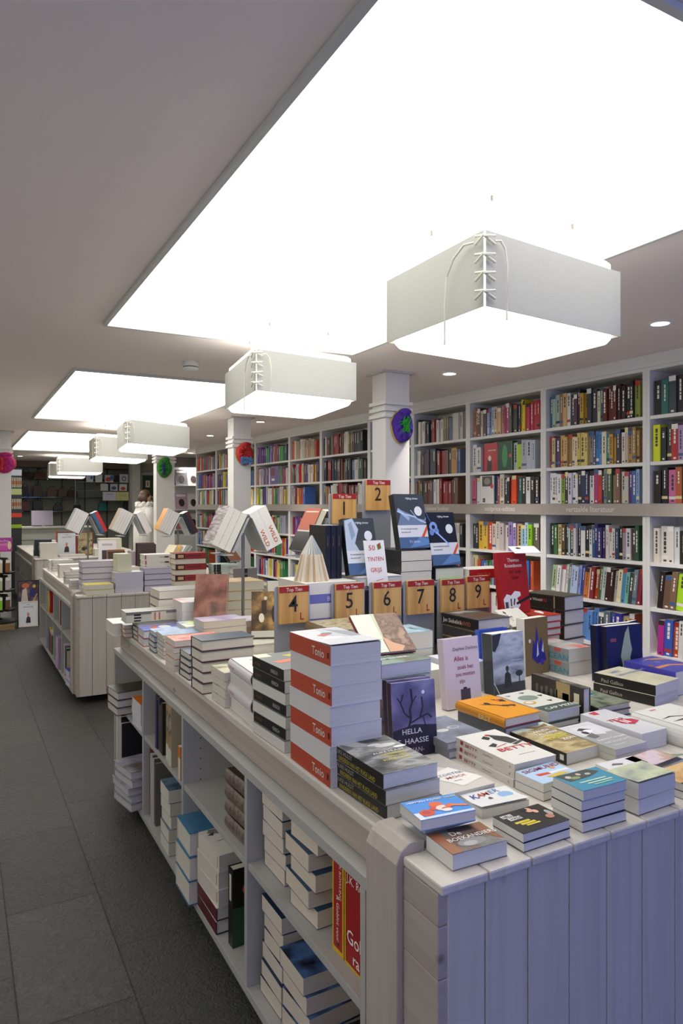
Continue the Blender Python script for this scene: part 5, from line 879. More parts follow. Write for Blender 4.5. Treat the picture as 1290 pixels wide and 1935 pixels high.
B('hardback', 'white hardback with dark rose photo standing on the second table', at(186, 1092, TOP), None, TOP + .10, .15, .22, .03, 'face', rot=-6, tilt=10, cover='d2d0d0', paper='dad6d0', pic=[('r', '2c2830', .2, .12, .8, .62), ('e', '8a4a68', .62, .4, .14, .08), ('r', 'a8a4a4', .2, .8, .8, .88)])
stack('paperback', 'cream paperback lying under the dark rose photo', 'on the second table', 2, at(184, 1093, TOP), None, TOP, .17, .23, .049, 88, cover='d8d2c4', paper='d8d2c4')
upright('hardback', 'dark hardback standing upright', 'right behind the lilac-paged pile', 5.95, 1.30, TOP + .13, [(.022, .19), (.022, .19), (.024, .185), (.022, .18)], ['241c1e', '7a1c20', '3a4650', '4a3a34'])
stack('hardback', 'cream book supporting the dark upright row', 'behind the lilac-paged pile', 2, V(1.25, 5.84), None, TOP, .16, .24, .0645, 88, cover='d4cec0', paper='d8d2c4')
upright('paperback', 'paperback with dark lettering', 'on the lilac-paged pile', 5.375, 1.01, TOP + .149, [(.032, .13), (.032, .13), (.032, .13), (.032, .13)], ['d8d6b8', 'd6d4b6', 'd4d2b4', 'd8d6ba'], w_=.1)
easels2 = [(1.08, 6.95, 'grey easel with pink and red leaning books on the second table'), (1.42, 6.62, 'grey easel with striped grey books on the second table'), (1.76, 6.3, 'grey easel with orange-striped books on the second table')]
for (ex_, ey_, lb) in easels2: easel(ex_, ey_, TOP, 1.30, lb)
gl = [['d6d4d8', 'd0ced4', 'c84aa0', '8a8a94', 'b8b8c0'], ['b0aeb4', 'd0ccc8', '4a4646', 'c8c4c4', 'b8a890'], ['d8d4cc', 'c8a088', '8a8a90', 'd08a2a', 'd08c2e']]
gr = [['3a5a78', 'b82a24'], ['d8d4d0', 'd6d2ce'], ['2a2a30', '4a2420']]
WHI = ['first easel of the second table', 'second easel of the second table', 'third easel of the second table']
for e, (ex_, ey_, lb) in enumerate(easels2):
    for k, c in enumerate(gl[e]): lean('paperback', '%s leaning paperback, %s from the plate of the %s' % (cname(c), NUM[k], WHI[e]), -1, ex_ - .085, ey_, 1.13, .15, .21, .024, 26, k, cover=c, paper='d8d6d0')
    for k, c in enumerate(gr[e]): lean('paperback', '%s paperback on the far slope of the %s' % (cname(c) + (' inner' if not k else ' outer'), WHI[e]), 1, ex_ + .105, ey_, 1.13, .15, .21, .03, 26, k, cover=c, spine=c, paper='d8d6d0')
stack('paperback', 'mauve-edged paperback', 'behind the pen-mark spines, second table', 6, V(1.3, 6.10), None, TOP, .16, .2, .04, 90, cover='8a7a84', spine='a89aa0', paper='b8aab0')
for k, c in enumerate(['d8d0b0', 'c89a3a', 'c8c8c0', '6a7a70']): B('hardback', '%s book, %s in the slanting row of the second table' % (cname(c), NUM[k]), V(1.58 + .035 * k, 6.0 - .02 * k), None, TOP + .1, .14, .21, .022, 'out', rot=15, tilt=34, cover=c, paper='d8d6ce')
stack('hardback', 'pale book under the slanting row', 'of the second table', 2, V(1.53, 5.82), None, TOP, .25, .3, .0495, 90, cover='cfccc6', paper='d4d0c8')
# side shelves of table 2
upright('hardback', 'tall book', 'on the second table, far upper side', 7.03, .735, MI, [(.06, .22), (.05, .215)], ['d0c020', 'b02020'], spic=[('2a4aa8', 0, .12, 0, 1), ('e0ddd6', .3, .75, .25, .75)])
upright('hardback', 'book', 'on the second table, middle upper side', 6.3, .74, MI, [(.03, .2), (.03, .19), (.04, .21), (.03, .2)], ['d4d0c8', '2a2a2c', 'c8b0a0', '6a2a30'])
upright('hardback', 'book', 'on the second table, near upper side', 5.6, .74, MI, [(.03, .21), (.03, .21), (.035, .22)], ['d0c8d0', '5a2a58', '2a2a4a'])
stack('paperback', 'lilac-edged paperback', 'on the second table, middle lower side', 6, V(.715, 6.08), None, LO, .13, .2, .042, -88, cover='a88ab0', spine='a88ab0', paper='b8a0b8')
upright('hardback', 'bright book', 'on the second table, far lower side', 6.95, .73, LO, [(.05, .2), (.04, .22), (.05, .18), (.05, .21), (.05, .17)], ['2a4a9a', 'd8c020', 'b02a30', 'd8d4cc', '3a7a3a'])
stack('paperback', 'blue and yellow picture book', 'on the second table, near lower side', 3, V(.715, 5.42), None, LO, .14, .22, .04, -86, cover='3a44a0', spine='c8c8e0', paper='c8c4d0', pic=[('e', 'd8c820', .4, .6, .25, .15)])
upright('hardback', 'slim book', 'on the second table, near lower side', 5.9, .735, LO, [(.03, .24), (.03, .23), (.05, .22), (.03, .2)], ['d4d0d0', '7a4a78', '2a5a4a', 'c8b8a0'])
# ------------------------------------------------------------------ table 3 and the floor in front of it
for (x_, y_, n_, w_, h_, t_, c, lab) in ((.87, 9.125, 4, .16, .2, .045, 'd6d0c4', 'cream hardback on the front of the furthest table'), (1.09, 9.125, 1, .16, .3, .028, 'ccc6c0', 'flat grey-white hardback at the front of the furthest table'),
        (.83, 9.40, 3, .17, .2, .07, '2c3038', 'dark-covered block behind the cream hardbacks'), (1.50, 9.12, 2, .19, .25, .045, 'd6d2c2', 'cream book before the framed foliage'), (1.62, 9.5, 4, .2, .28, .05, 'dcd8c4', 'pale thick book, far end of the furthest table')):
    stack('hardback', lab, '', n_, Vector((x_, y_, 0)), None, TOP, w_, h_, t_, 90, cover=c, paper='d8d4c8')
for k, (c, t_) in enumerate((('d8d0c8', .1), ('c84a30', .03), ('e0d8d0', .1), ('d86a2a', .05))):
    B('box_set', '%s boxed set on the furthest table, %s from the column' % (cname(c), NUM[k]), V(1.02 + [0, .11, .145, .25][k], 9.75), None, TOP, t_, .18, .15, 'face', cover=c, spine=c, paper='d8d4c8')
for k in range(3): B('box_set', 'blue boxed set on the furthest table, %s from the leaning pictures' % ['third', 'second', 'first'][k], V(1.33 + .075 * k, 9.72), None, TOP, .07, .16, .15, 'face', cover='3a62b8', spine='3a62b8', paper='d8d4c8')
def framed(px, py, Y, zb, w_, h_, tilt, label, base, pic, txt=(), fr='7a3038'):
    p = aty(px, py, Y); o = empty('framed_poster', (p.x + w_ / 2, Y, zb + .002), 0, label, 'poster', 'framed posters by the far tables')
    o.rotation_euler = (R(-tilt), 0, 0); e = .012
    f = MB(); f.box(-w_ / 2, -.012, 0, -w_ / 2 + e, .012, h_); f.box(w_ / 2 - e, -.012, 0, w_ / 2, .012, h_); f.box(-w_ / 2 + e, -.012, 0, w_ / 2 - e, .012, e); f.box(-w_ / 2 + e, -.012, h_ - e, w_ / 2 - e, .012, h_)
    f.build('frame', mat(fr, .4), o); sh = MB().box(-w_ / 2 + e, -.006, e, w_ / 2 - e, .004, h_ - e).build('sheet', as_mat(base), o)
    M = frame((0, -.0066, h_ / 2), (1, 0, 0), (0, 0, 1), (0, -1, 0))
    decal_mesh(pic, w_ - 2 * e, h_ - 2 * e, 0).build('poster_print', ink(), sh, M=M)
    for q in txt: words('poster_lettering', q[0], sh, frame(((q[1] - .5) * w_, -.0072, q[2] * h_), (1, 0, 0), (0, 0, 1), (0, -1, 0)), q[3] * h_, q[4], 'CENTER')
MAN = [('p', '2a2224', [(.36, .12), (.4, .34), (.5, .42), (.62, .34), (.64, .12)]), ('e', 'b8806a', .5, .48, .07, .08), ('p', '6a2a2a', [(.46, .4), (.54, .4), (.52, .26)]), ('p', 'c8bcb4', [(.34, .12), (.66, .12), (.6, .08), (.4, .08)])]
framed(35, 1182, 8.80, 0, .205, .29, 5, 'white framed poster with a dark-suited figure, standing on the slate floor', 'd2d4d8', MAN, [('Vlucht', .5, .86, .05, '5a5e66'), ('samen & blij', .5, .76, .075, '3a3e46')], 'd8ccc4')
framed(33, 1140, 8.93, .0, .235, .52, 4, 'dark colourful framed picture leaning behind the white floor poster', mottle(['2a2430', '4a3a4a', '8a7a70'], 9), [('p', 'c8bcb0', [(.1, .42), (.2, .8), (.4, .85), (.5, .5)]), ('e', 'c8683a', .36, .9, .2, .06), ('e', 'd8b030', .8, .88, .08, .04), ('e', '2a2a6a', .7, .72, .14, .1), ('l', 'c8b070', .01, [(.6, .4), (.95, .7)])], fr='3a2a26')
framed(107, 1054, 9.35, TOP, .235, .30, 4, 'white framed poster with a dark-suited figure, standing on the furthest table', 'd2d4d8', MAN, [('Vlucht', .5, .86, .05, '5a5e66'), ('samen & blij', .5, .76, .075, '3a3e46')])
framed(145, 1052, 9.35, TOP, .20, .30, 4, 'framed picture of brown foliage beside the suited-figure poster on the table', mottle(['5a4a30', '8a7a50', 'b8a878', '3a3020'], 14), [('e', '2a221a', .4, .25, .14, .09), ('e', '3a2e20', .65, .28, .12, .08)])
# spinner of cards
p = Vector((.44, 8.86, 0)); t = empty('card_spinner', (p.x - .03, 8.86, 0), 0, 'black revolving rack of small packets below the magenta hat', 'card rack')
MB().lathe([(.0001, .07), (.20, .07), (.20, .088), (.05, .1), (.02, .12), (.0001, .12)], 0, 0).build('foot', mat('1a1a1a', .4), t); MB().tube([(0, 0, .1), (0, 0, .86)], .016).build('pole', mat('1c1c1c', .4), t)
MB().box(-.24, -.2, 0, .155, .2, .068).build('wooden_plinth', wood('8a7450', '6a5638', 'x', .2, .5, 'pl2'), t)
for j, z in enumerate((.2, .42, .62)):
    f = MB()
    for k in range(8):
        a = k * math.pi / 4; c_, s_ = math.cos(a), math.sin(a); q = lambda r, w2, zz: (r * c_ - w2 * s_, r * s_ + w2 * c_, zz)
        f.hexa([q(.1, -.04, z), q(.16, -.04, z), q(.16, .04, z), q(.1, .04, z), q(.1, -.04, z + .02), q(.17, -.04, z + .02), q(.17, .04, z + .02), q(.1, .04, z + .02)])
        f.hexa([q(.085, -.045, z), q(.1, -.045, z), q(.1, .045, z), q(.085, .045, z), q(.07, -.045, z + .18), q(.085, -.045, z + .18), q(.085, .045, z + .18), q(.07, .045, z + .18)])
    f.build('pocket_tier', mat('161616', .5), t)
cc = ['c8b49a', '8a5a34', 'd8d0a0', 'a8b080', 'b8a8a8', 'c8907a', '7ab82a', '6a4a3a']
for j, z in enumerate((.2, .42, .62)):
    for k in (3, 4, 5, 6, 7):
        a = k * math.pi / 4; P3 = Matrix.Rotation(a - math.pi / 2, 3, 'Z') @ Matrix(((-1, 0, 0), (0, 0, 1), (0, 1, 0)))
        P3 = Matrix.Rotation(a + math.pi / 2, 3, 'Z') @ Matrix.Rotation(R(90), 3, 'X')
        loc = Vector((p.x - .03 + .122 * math.cos(a), 8.86 + .122 * math.sin(a), z + .022 + .07))
        mb = MB().box(-.032, -.07, -.006, .032, .07, .006).box(-.02, .07, -.003, .02, .078, .003); o = mb.build('gift_packet', mat(cc[(j * 5 + k) % 8], .5)); o.matrix_basis = Matrix.Translation(loc) @ P3.to_4x4()
        MB().box(-.032, .035, .006, .032, .07, .0068).build('white_header', mat('d8d8d4', .5), o)
        tag(o, '%s packet in the revolving rack, %s tier, %s pocket round' % (cname(cc[(j * 5 + k) % 8]), ('bottom', 'middle', 'top')[j], NUM[k - 3]), 'packet', 'packets in the black revolving rack')
o = MB().box(-.14, -.004, 0, .11, .004, .16).build('magenta_sign', mat('a03a8a', .5)); o.location = (p.x, 8.86, .87); tag(o, 'magenta card sign on top of the revolving rack', 'sign')
words('sign_lettering', 'Magische\nwereld', o, frame((-.01, -.0048, .11), (1, 0, 0), (0, 0, 1), (0, -1, 0)), .045, 'd8a8cc', 'CENTER')
decal_mesh([('r', 'c84aa0', .35, .1, .8, .6), ('e', 'd8c8a0', .88, .45, .08, .3)], .25, .16, 0).build('sign_print', ink(), o, M=frame((-.015, -.0044, .08), (1, 0, 0), (0, 0, 1), (0, -1, 0)))
# ------------------------------------------------------------------ tall pen rack beyond the column
p = aty(30, 950, 12.9); t = empty('pen_rack', (p.x, 12.9, 0), 0, 'tall black rack of orange pens just beyond the magenta-hat column', 'pen rack')
MB().box(-.09, .0, 0, .09, .14, 2.02).build('body', mat('2a2c2c', .5), t)
for z, c, h in ((1.9, 'c8ccd8', .1), (1.58, 'a8b070', .1), (1.2, 'c83a20', .07), (1.02, '8ab01a', .06)): MB().box(-.088, -.012, z, .088, -.0005, z + h).build('header_card', mat(c, .5), t)
for z in (1.70, 1.34):
    for k in range(7): MB().tube([(-.075 + .025 * k, -.012, z), (-.075 + .025 * k, -.012, z + .09), (-.075 + .025 * k, -.012, z + .17)], .007, n=6).box(-.08 + .025 * k, -.0205, z + .05, -.07 + .025 * k, -.004, z + .11, 1).build('pen', [mat('ddd4bc', .4), mat('d8742a', .4)], t)
# ------------------------------------------------------------------ far wall: dark glass shelves, counter, notices
FWY = 15.3
a, b_ = aty(28, 900, FWY), aty(249, 900, FWY)
t = empty('glass_shelving', ((a.x + b_.x) / 2, FWY, 0), 0, 'dark glass shelving with bags across the far end of the shop', 'shelving'); hw = (b_.x - a.x) / 2
MB().box(-hw, .34, 0, hw, .38, 2.2).build('back_panel', mat('8e9082', .6), t)
MB().box(-hw - .05, -.03, 2.17, hw + .05, .38, 2.295).build('header_beam', mat('6a5a4c', .6), t)
for z in (1.92, 1.56, 1.27): MB().box(-hw, 0, z, hw, .33, z + .012).build('glass_shelf', glass_mat('b8c4bc', .2), t)
for k in range(6): MB().box(-hw + k * hw / 2.5 - .01, .3, 0, -hw + k * hw / 2.5 + .01, .338, 2.17).build('upright', mat('3c3e38', .4, .5), t)
def bag(px, py, Y, w_, d_, h_, c, label):
    q = aty(px, py, Y); zs = [z for z in (1.932, 1.572, 1.282, 1.0) if z <= q.z + .06]; z = zs[0] if zs else 1.0
    if z == 1.0: return
    o = empty('handbag', (q.x, FWY + .155, z + .001), 0, label, 'bag', 'bags on the dark glass shelves')
    MB().hexa([(-w_ / 2, -d_ / 2, 0), (w_ / 2, -d_ / 2, 0), (w_ / 2, d_ / 2, 0), (-w_ / 2, d_ / 2, 0), (-w_ * .42, -d_ * .3, h_), (w_ * .42, -d_ * .3, h_), (w_ * .42, d_ * .3, h_), (-w_ * .42, d_ * .3, h_)]).build('body', mat(c, .5), o, .01)
    MB().hexa([(-w_ * .44, -d_ * .5 - .004, h_ * .4), (w_ * .44, -d_ * .5 - .004, h_ * .4), (w_ * .44, -d_ * .4, h_ * .45), (-w_ * .44, -d_ * .4, h_ * .45), (-w_ * .42, -d_ * .3 - .006, h_), (w_ * .42, -d_ * .3 - .006, h_), (w_ * .42, -d_ * .2, h_ + .004), (-w_ * .42, -d_ * .2, h_ + .004)]).build('flap', mat(c, .45), o)
    MB().tube([(-w_ * .25, 0, h_), (-w_ * .2, 0, h_ + .05), (0, 0, h_ + .065), (w_ * .2, 0, h_ + .05), (w_ * .25, 0, h_)], .006, n=6).build('handle', mat('2a2220', .5), o)
for (px, py, w_, h_, c, lb) in ((50, 893, .22, .14, '3a2c30', 'dark brown bag at the near end of the top glass shelf'), (75, 900, .24, .15, '6a4038', 'reddish brown bag on the top glass shelf'), (123, 907, .1, .1, '8a2c24', 'small red bag on the top glass shelf, beside the lamp'), (145, 907, .14, .1, 'b03028', 'bright red bag on the top glass shelf'),
        (47, 930, .16, .2, '2c2c34', 'black bag at the near end of the middle glass shelf'), (72, 925, .2, .22, '4a3a34', 'dark umber bag on the middle glass shelf'), (98, 930, .2, .16, '6a4a3a', 'brown beaded bag on the middle glass shelf'), (118, 930, .18, .16, '5a4638', 'patterned brown bag on the middle glass shelf'), (138, 930, .2, .14, '4a2e26', 'chestnut bag on the middle glass shelf'),
        (46, 962, .2, .18, '6a3038', 'wine-red bag at the near end of the lowest glass shelf'), (72, 958, .2, .2, '2a2a3c', 'navy bag on the lowest glass shelf'), (110, 950, .2, .12, '3a3438', 'charcoal bag on the lowest glass shelf'), (146, 952, .16, .12, '1f1f26', 'small black bag on the lowest glass shelf'), (194, 958, .18, .16, '2a7070', 'teal gift bag on the lowest glass shelf'), (240, 955, .16, .16, '4a4640', 'grey-brown bag at the doorway end of the lowest glass shelf')):
    bag(px, py, FWY + .1, w_, .12, h_, c, lb)
def card(px0, py0, px1, py1, Y, c, label, pic=(), name='face_out_card', cat='card'):
    p0, p1 = aty(px0, py0, Y), aty(px1, py1, Y); w_, h_ = p1.x - p0.x, p0.z - p1.z
    o = MB().box(-w_ / 2, -.004, 0, w_ / 2, .004, h_).build(name, mat(c, .5)); zl = p1.z
    if name == 'face_out_card': zl = min((aty(200, 911, Y).z - .0025, aty(200, 927, Y).z - .0025), key=lambda q: abs(q - p1.z))
    o.location = ((p0.x + p1.x) / 2, Y, zl)
    if pic: decal_mesh(pic, w_, h_, 0).build('card_print', ink(), o, M=frame((0, -.0046, h_ / 2), (1, 0, 0), (0, 0, 1), (0, -1, 0)))
    return tag(o, label, cat, 'cards and notices on the rack at the far end' if cat == 'card' else None)
t2 = empty('card_display', (aty(205, 940, FWY - .1).x, FWY - .06, 0), 0, 'slim grey rack carrying two rows of face-out cards before the glass shelves', 'card display'); wd2 = .46
for z in (aty(200, 911, FWY - .098).z - .012, aty(200, 927, FWY - .098).z - .012): MB().box(-.66, -.05, z, .50, .0, z + .009).build('ledge', mat('8a8c86', .4, .5), t2)
MB().box(-.66, 0.002, 1.42, -.64, .02, 2.16).build('upright', mat('8a8c86', .4, .5), t2); MB().box(.48, 0.002, 0, .50, .02, 2.16).build('upright', mat('8a8c86', .4, .5), t2)
Yc = FWY - .108
for (x0, y0, x1, y1, c, lb, pic) in ((163, 897, 176, 911, 'dfe6ee', 'white card with blue corner, first on the upper row of the rack', [('e', '4a78d0', .75, .6, .18, .25)]), (180, 896, 193, 911, 'e4ece8', 'plain white card, second on the upper row', []), (198, 897, 214, 911, 'd0c8c8', 'red and blue patterned card on the upper row', [('e', 'c84a38', .4, .4, .3, .3), ('e', '4a6ac0', .8, .6, .2, .4)]), (217, 898, 225, 911, '23262c', 'narrow black card on the upper row', []), (226, 896, 242, 912, 'c4c4cc', 'grey card with round emblem at the end of the upper row', [('e', '5a5a90', .5, .45, .25, .3), ('e', 'c4c4cc', .5, .45, .15, .18)]),
        (190, 914, 204, 927, 'd0d4d0', 'pale green-grey card, first on the lower row', []), (208, 914, 222, 927, 'c8ccd0', 'grey card with blue scribble on the lower row', [('e', '4a5a90', .5, .4, .35, .25)]), (225, 914, 240, 927, 'd8d8d4', 'white card with red motif on the lower row', [('e', 'c84a40', .5, .35, .3, .25)])):
    card(x0, y0, x1, y1, Yc, c, lb, pic)
card(194, 929.5, 219, 946, Yc - .012, 'd8d8e4', 'white notice sheet hanging from the lower row of cards', [('r', 'a8a8b4', .3, .7, .8, .76)], 'hanging_sign', 'notice'); card(219.5, 929.5, 243, 946, Yc - .012, 'dcd69a', 'yellow notice sheet beside the white one', [('r', 'b0aa70', .2, .5, .8, .54), ('r', 'b0aa70', .2, .65, .8, .69)], 'hanging_sign', 'notice')
p0, p1 = aty(37, 990, 14.2), aty(170, 990, 14.2)
t = empty('sales_counter', ((p0.x + p1.x) / 2, 14.4, 0), 0, 'grey-green panelled sales counter below the dark glass shelves', 'counter'); hw = (p1.x - p0.x) / 2
MB().box(-hw, -.2, 0, hw, .2, .97).build('body', mat('8e9086', .5), t); MB().box(-hw - .02, -.22, .97, hw + .02, .22, 1.0).build('counter_top', mat('a8a89c', .4), t)
for k in range(4): MB().box(-hw, -.206, .1 + k * .22, hw, -.2005, .102 + k * .22 + .19).build('front_panel', mat('989a90', .5), t)
MB().box(-hw * .02, -.208, .1, hw * .06, -.2065, .95).build('tan_strip', mat('b08a5a', .5), t)
o = MB().box(-.02, -.16, 0, .02, .16, .02).hexa([(-.19, -.012, .02), (.19, -.012, .02), (.19, .012, .02), (-.19, .012, .02), (-.19, .05, .3), (.19, .05, .3), (.19, .07, .3), (-.19, .07, .3)]).build('computer_screen', mat('6a6670', .4)); o.location = (aty(80, 960, 14.4).x, 14.4, 1.0005); tag(o, 'grey computer screen standing on the sales counter', 'screen')
# white jamb, glazed door and side wall beyond the last column
p = aty(250, 900, 14.9); q = aty(265, 900, 14.9)
struct(MB().box(p.x, 14.9, 0, q.x, 15.3, CEIL - .001), 'trim_2', WALLW)
q2 = aty(299, 900, 15.0)
do = struct(MB().box(q.x + .02, 15.0, 0, q.x + .07, 15.05, 2.1).box(q2.x + .12, 15.0, 0, q2.x + .18, 15.05, 2.1).box(q.x + .07, 15.0, 2.04, q2.x + .12, 15.05, 2.1).box(q.x + .07, 15.0, 0, q2.x + .12, 15.05, .2), 'door_1', mat('b8bab0', .4))
MB().box(q.x + .07, 15.02, .2, q2.x + .12, 15.03, 2.04).build('glass', glass_mat('cfdcd4', .18), do)
struct(MB().box(q.x, 15.32, 0, XR, 15.4, CEIL), 'wall_doorway', mat('e2ded2', .7))
card(275, 908, 283, 921, 14.98, 'd8d0c8', 'small white notice with a red figure on the glazed door', [('r', 'b85a4a', .35, .25, .6, .75)], 'door_sign', 'notice')
struct(MB().box(aty(322, 900, 12.9).x, 12.9, 0, XR, 13.0, CEIL), 'wall_alcove', mat('8f8c86', .7))
# magazine rack at the end of the bookcases
p = aty(322, 1000, 11.6); q = aty(366, 1000, 11.6)
t = empty('magazine_rack', ((p.x + q.x) / 2, 11.6, 0), 0, 'white tiered magazine rack beyond the end of the bookcases', 'magazine rack'); hw = (q.x - p.x) / 2 + .12
MB().box(-hw, .2, 0, hw, .24, 2.05).build('back_panel', CASEW, t)
for z in (1.72, 1.32, .98): MB().box(-hw, -.03, z, hw, .2, z + .015).build('shelf', CASEW, t)
MB().box(-hw, -.03, 0, hw, .2, .92).build('base', CASEW, t)
mz = ['1f2a3a', '6a6c70', 'd4d0c8', 'dcb8c8', 'c8c4bc', 'b89aa8', 'd8d4d8', '8a8890', 'd8c8d0', 'c85a48', 'd8d8d4', '4a4a50']
for r_, z in enumerate((1.736, 1.336, .996)):
    for k in range(4):
        c = mz[r_ * 4 + k]; o = MB().hexa([(-.1, 0, 0), (.1, 0, 0), (.1, .012, 0), (-.1, .012, 0), (-.1, .09, .27), (.1, .09, .27), (.1, .102, .27), (-.1, .102, .27)]).build('magazine', mat(c, .35)); o.location = ((p.x + q.x) / 2 - hw + .12 + k * .205, 11.62, z)
        decal_mesh([('r', 'e0dcd8', .1, .8, .9, .95), ('e', '3a3436', .5, .4, .25, .25)], .2, .27, 0).build('cover_print', ink(), o, M=frame((0, .0435, .135), (1, 0, 0), (0, .316, .949), (0, -.949, .316)))
        tag(o, '%s magazine, %s along the %s tier of the white rack' % (cname(c), NUM[k], ('top', 'middle', 'bottom')[r_]), 'magazine', 'magazines on the white tiered rack')
for (x_, z_, c, lb) in ((p.x + .14, .996, 'a82a22', 0),): pass
# ------------------------------------------------------------------ the customer in the pale coat
px_ = aty(274, 940, 10.75); PX, PY = px_.x, 10.75
def skin(name, verts, edges, rad, m, parent=None, sub=2):
    me = bpy.data.meshes.new(name); me.from_pydata(verts, edges, []); o = bpy.data.objects.new(name, me); C.objects.link(o); me.materials.append(m)
    if parent: o.parent = parent
    s_ = o.modifiers.new('skin', 'SKIN'); s_.use_smooth_shade = True
    for i, r in enumerate(rad):
        d = me.skin_vertices[0].data[i]; d.radius = r if isinstance(r, tuple) else (r, r); d.use_root = (i == 0)
    o.modifiers.new('sub', 'SUBSURF').levels = sub; o.modifiers['sub'].render_levels = sub
    return o
vs = [(0, 0, .86), (0, 0, 1.02), (0, 0, 1.2), (0, .0, 1.33), (.01, 0, 1.40), (.02, 0, 1.45), (.03, 0, 1.52), (.035, 0, 1.585)]; rd = [(.13, .10), (.115, .09), (.14, .1), (.12, .085), .05, (.052, .05), (.08, .068), (.066, .058)]
ed = [(0, 1), (1, 2), (2, 3), (3, 4), (4, 5), (5, 6), (6, 7)]
def chain(pts, rs, root):
    k = len(vs); prev = root
    for i, (q, r) in enumerate(zip(pts, rs)): vs.append(q); rd.append(r); ed.append((prev, k + i)); prev = k + i
    return k + len(pts) - 1
for s_ in (-1, 1):
    chain([(0, s_ * .09, .80), (.015, s_ * .1, .47), (-.005, s_ * .1, .09), (.08, s_ * .105, .035), (.15, s_ * .11, .03)], [.085, .055, .04, (.035, .03), (.03, .02)], 0)
    e = chain([(0, s_ * .17, 1.34), (.02, s_ * .21, 1.1), (.2, s_ * .17, 1.02), (.245, s_ * .16, 1.02)], [.055, .042, .03, (.03, .022)], 3)
    for f_ in range(4): chain([(.30 - .004 * abs(f_ - 1), s_ * (.185 - .017 * f_), 1.015), (.325, s_ * (.187 - .017 * f_), .998), (.328, s_ * (.187 - .017 * f_), .978)], [.0095, .0085, .007], e)
    chain([(.262, s_ * .135, 1.03), (.288, s_ * .12, 1.025)], [.011, .009], e)
body = skin('person', vs, ed, rd, mat('cfa58c', .5)); body.location = (PX, PY, 0); body.rotation_euler = (0, 0, R(8))
tag(body, 'person with brown hair in a pale hooded coat, in profile beyond the second table', 'person')
fc = MB(); fc.ball(.118, 0, 1.528, .018, .012, .016); fc.ball(.102, .028, 1.545, .01, .012, .008, 1); fc.ball(.102, -.028, 1.545, .01, .012, .008, 1); fc.ball(.107, 0, 1.492, .008, .022, .006, 2); fc.ball(.085, 0, 1.465, .03, .035, .02)
fc.build('face_features', [mat('cfa58c', .5), mat('2a2220', .3), mat('a8605a', .5)], body, smooth=True)
hr = MB(); hr.ball(-.004, 0, 1.562, .086, .084, .078); hr.ball(-.035, 0, 1.50, .066, .082, .085); hr.ball(-.03, 0, 1.46, .05, .07, .05)
for k in range(40):
    a = R(95 + 170 * k / 39); hr.tube([(.0 + .075 * math.cos(a), .08 * math.sin(a), 1.58), (-.01 + .085 * math.cos(a), .084 * math.sin(a), 1.5), (-.01 + .075 * math.cos(a), .08 * math.sin(a), 1.425)], [.012, .012, .006], n=6)
hr.build('hair', mottle(['3a2618', '5a3c26', '4a3020'], 40, .5, (1, 1, .2)), body, smooth=True)
def loft(rings, n=20):
    m = MB(); pr = None
    for (cx_, cy_, z, rx, ry) in rings:
        cur = [(cx_ + rx * math.cos(2 * math.pi * k / n), cy_ + ry * math.sin(2 * math.pi * k / n), z) for k in range(n)]
        if pr:
            for k in range(n): m.poly([pr[k], pr[(k + 1) % n], cur[(k + 1) % n], cur[k]])
        pr = cur
    return m
COAT = mat('d2cfc6', .8)
ct = loft([(0, 0, .62, .19, .2), (0, 0, .9, .18, .19), (0, 0, 1.1, .165, .18), (0, 0, 1.28, .165, .205), (0, 0, 1.36, .13, .19), (0, 0, 1.41, .09, .12), (.005, 0, 1.43, .07, .08)])
for s_ in (-1, 1): ct.tube([(0, s_ * .17, 1.345), (.01, s_ * .225, 1.22), (.03, s_ * .225, 1.08), (.12, s_ * .195, 1.045), (.215, s_ * .17, 1.02)], [.075, .068, .06, .055, .05], n=12)
ct.build('coat', COAT, body, smooth=True)
hd = MB()
for k in range(22):
    a = R(40 + 280 * k / 21); hd.ball(.0 + .105 * math.cos(a) - .01, .12 * math.sin(a), 1.405 + .02 * math.cos(k * 2.1), .04, .042, .036, n=8)
hd.build('fur_hood', mat('dad7ce', .95), body, smooth=True)
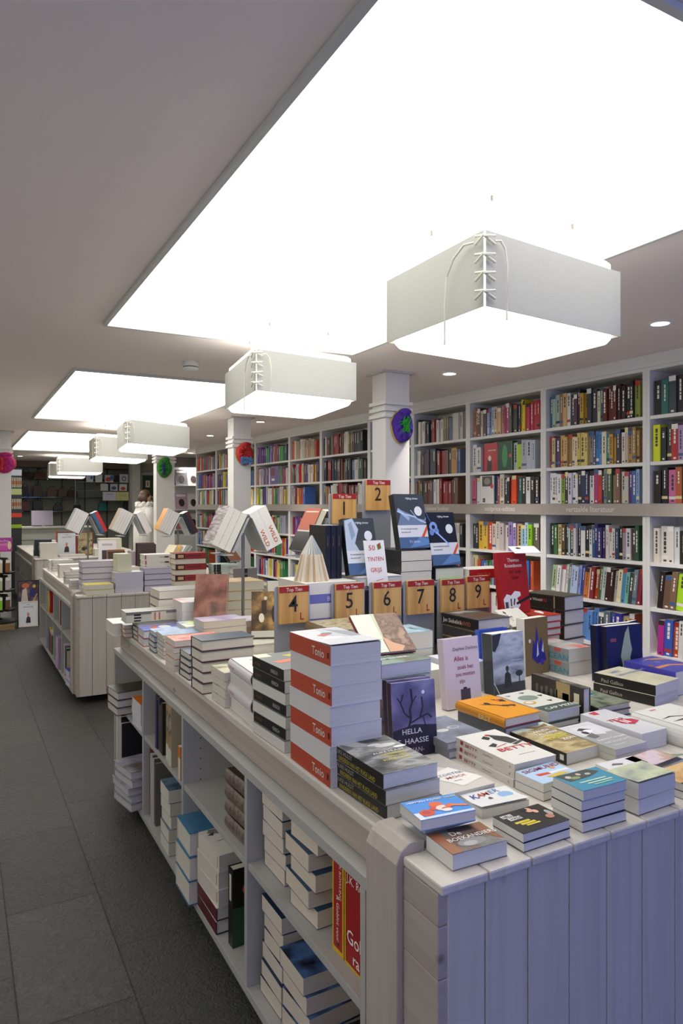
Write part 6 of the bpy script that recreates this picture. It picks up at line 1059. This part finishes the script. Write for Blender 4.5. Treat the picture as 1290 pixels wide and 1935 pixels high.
loft([(-.03, 0, 1.40, .075, .085), (-.03, 0, 1.46, .078, .082), (-.03, 0, 1.465, .06, .066)]).build('dark_collar', mat('1c1c20', .8), body, smooth=True)
tr = MB()
for s_ in (-1, 1): tr.tube([(0, s_ * .085, .84), (.012, s_ * .1, .48), (-.005, s_ * .1, .07)], [.1, .075, .06], n=14)
tr.build('trousers', mat('2a2c34', .8), body, smooth=True)
sh = MB()
for s_ in (-1, 1): sh.ball(.065, s_ * .105, .042, .125, .05, .042)
sh.build('shoes', mat('1e1c1c', .5), body, smooth=True)
# ------------------------------------------------------------------ lettering becomes plain meshes
bpy.context.view_layer.update(); dg = bpy.context.evaluated_depsgraph_get()
todo = []
for o in [o for o in C.objects if o.type == 'FONT']:
    me = bpy.data.meshes.new_from_object(o.evaluated_get(dg)); todo.append((o, me, o.parent, o.matrix_basis.copy(), o.name.split('.')[0]))
for o, me, pa, mb_, nm in todo:
    bpy.data.objects.remove(o)
for o, me, pa, mb_, nm in todo:
    q = bpy.data.objects.new(nm, me); C.objects.link(q); q.parent = pa; q.matrix_basis = mb_
# ------------------------------------------------------------------ camera, world, colour management
wd = bpy.data.worlds.new('world'); wd.use_nodes = True; wd.node_tree.nodes['Background'].inputs['Color'].default_value = (.5, .5, .55, 1); wd.node_tree.nodes['Background'].inputs['Strength'].default_value = .05
bpy.context.scene.world = wd
cd = bpy.data.cameras.new('camera'); cd.sensor_fit = 'HORIZONTAL'; cd.sensor_width = 36; cd.lens = FPX / 1290 * 36; cd.shift_y = -(967.5 - HY) / 1290
cd.clip_start = .05; cd.clip_end = 60
co = bpy.data.objects.new('camera', cd); C.objects.link(co); co.location = (0, 0, EYE); co.rotation_euler = (R(90), 0, -YAW)
s = bpy.context.scene; s.camera = co
s.view_settings.view_transform = 'Standard'; s.view_settings.look = 'None'; s.view_settings.gamma = 1.0; s.view_settings.use_curve_mapping = False
s.view_settings.exposure = 0.38
s.cycles.max_bounces = 8; s.cycles.diffuse_bounces = 5; s.cycles.transparent_max_bounces = 12
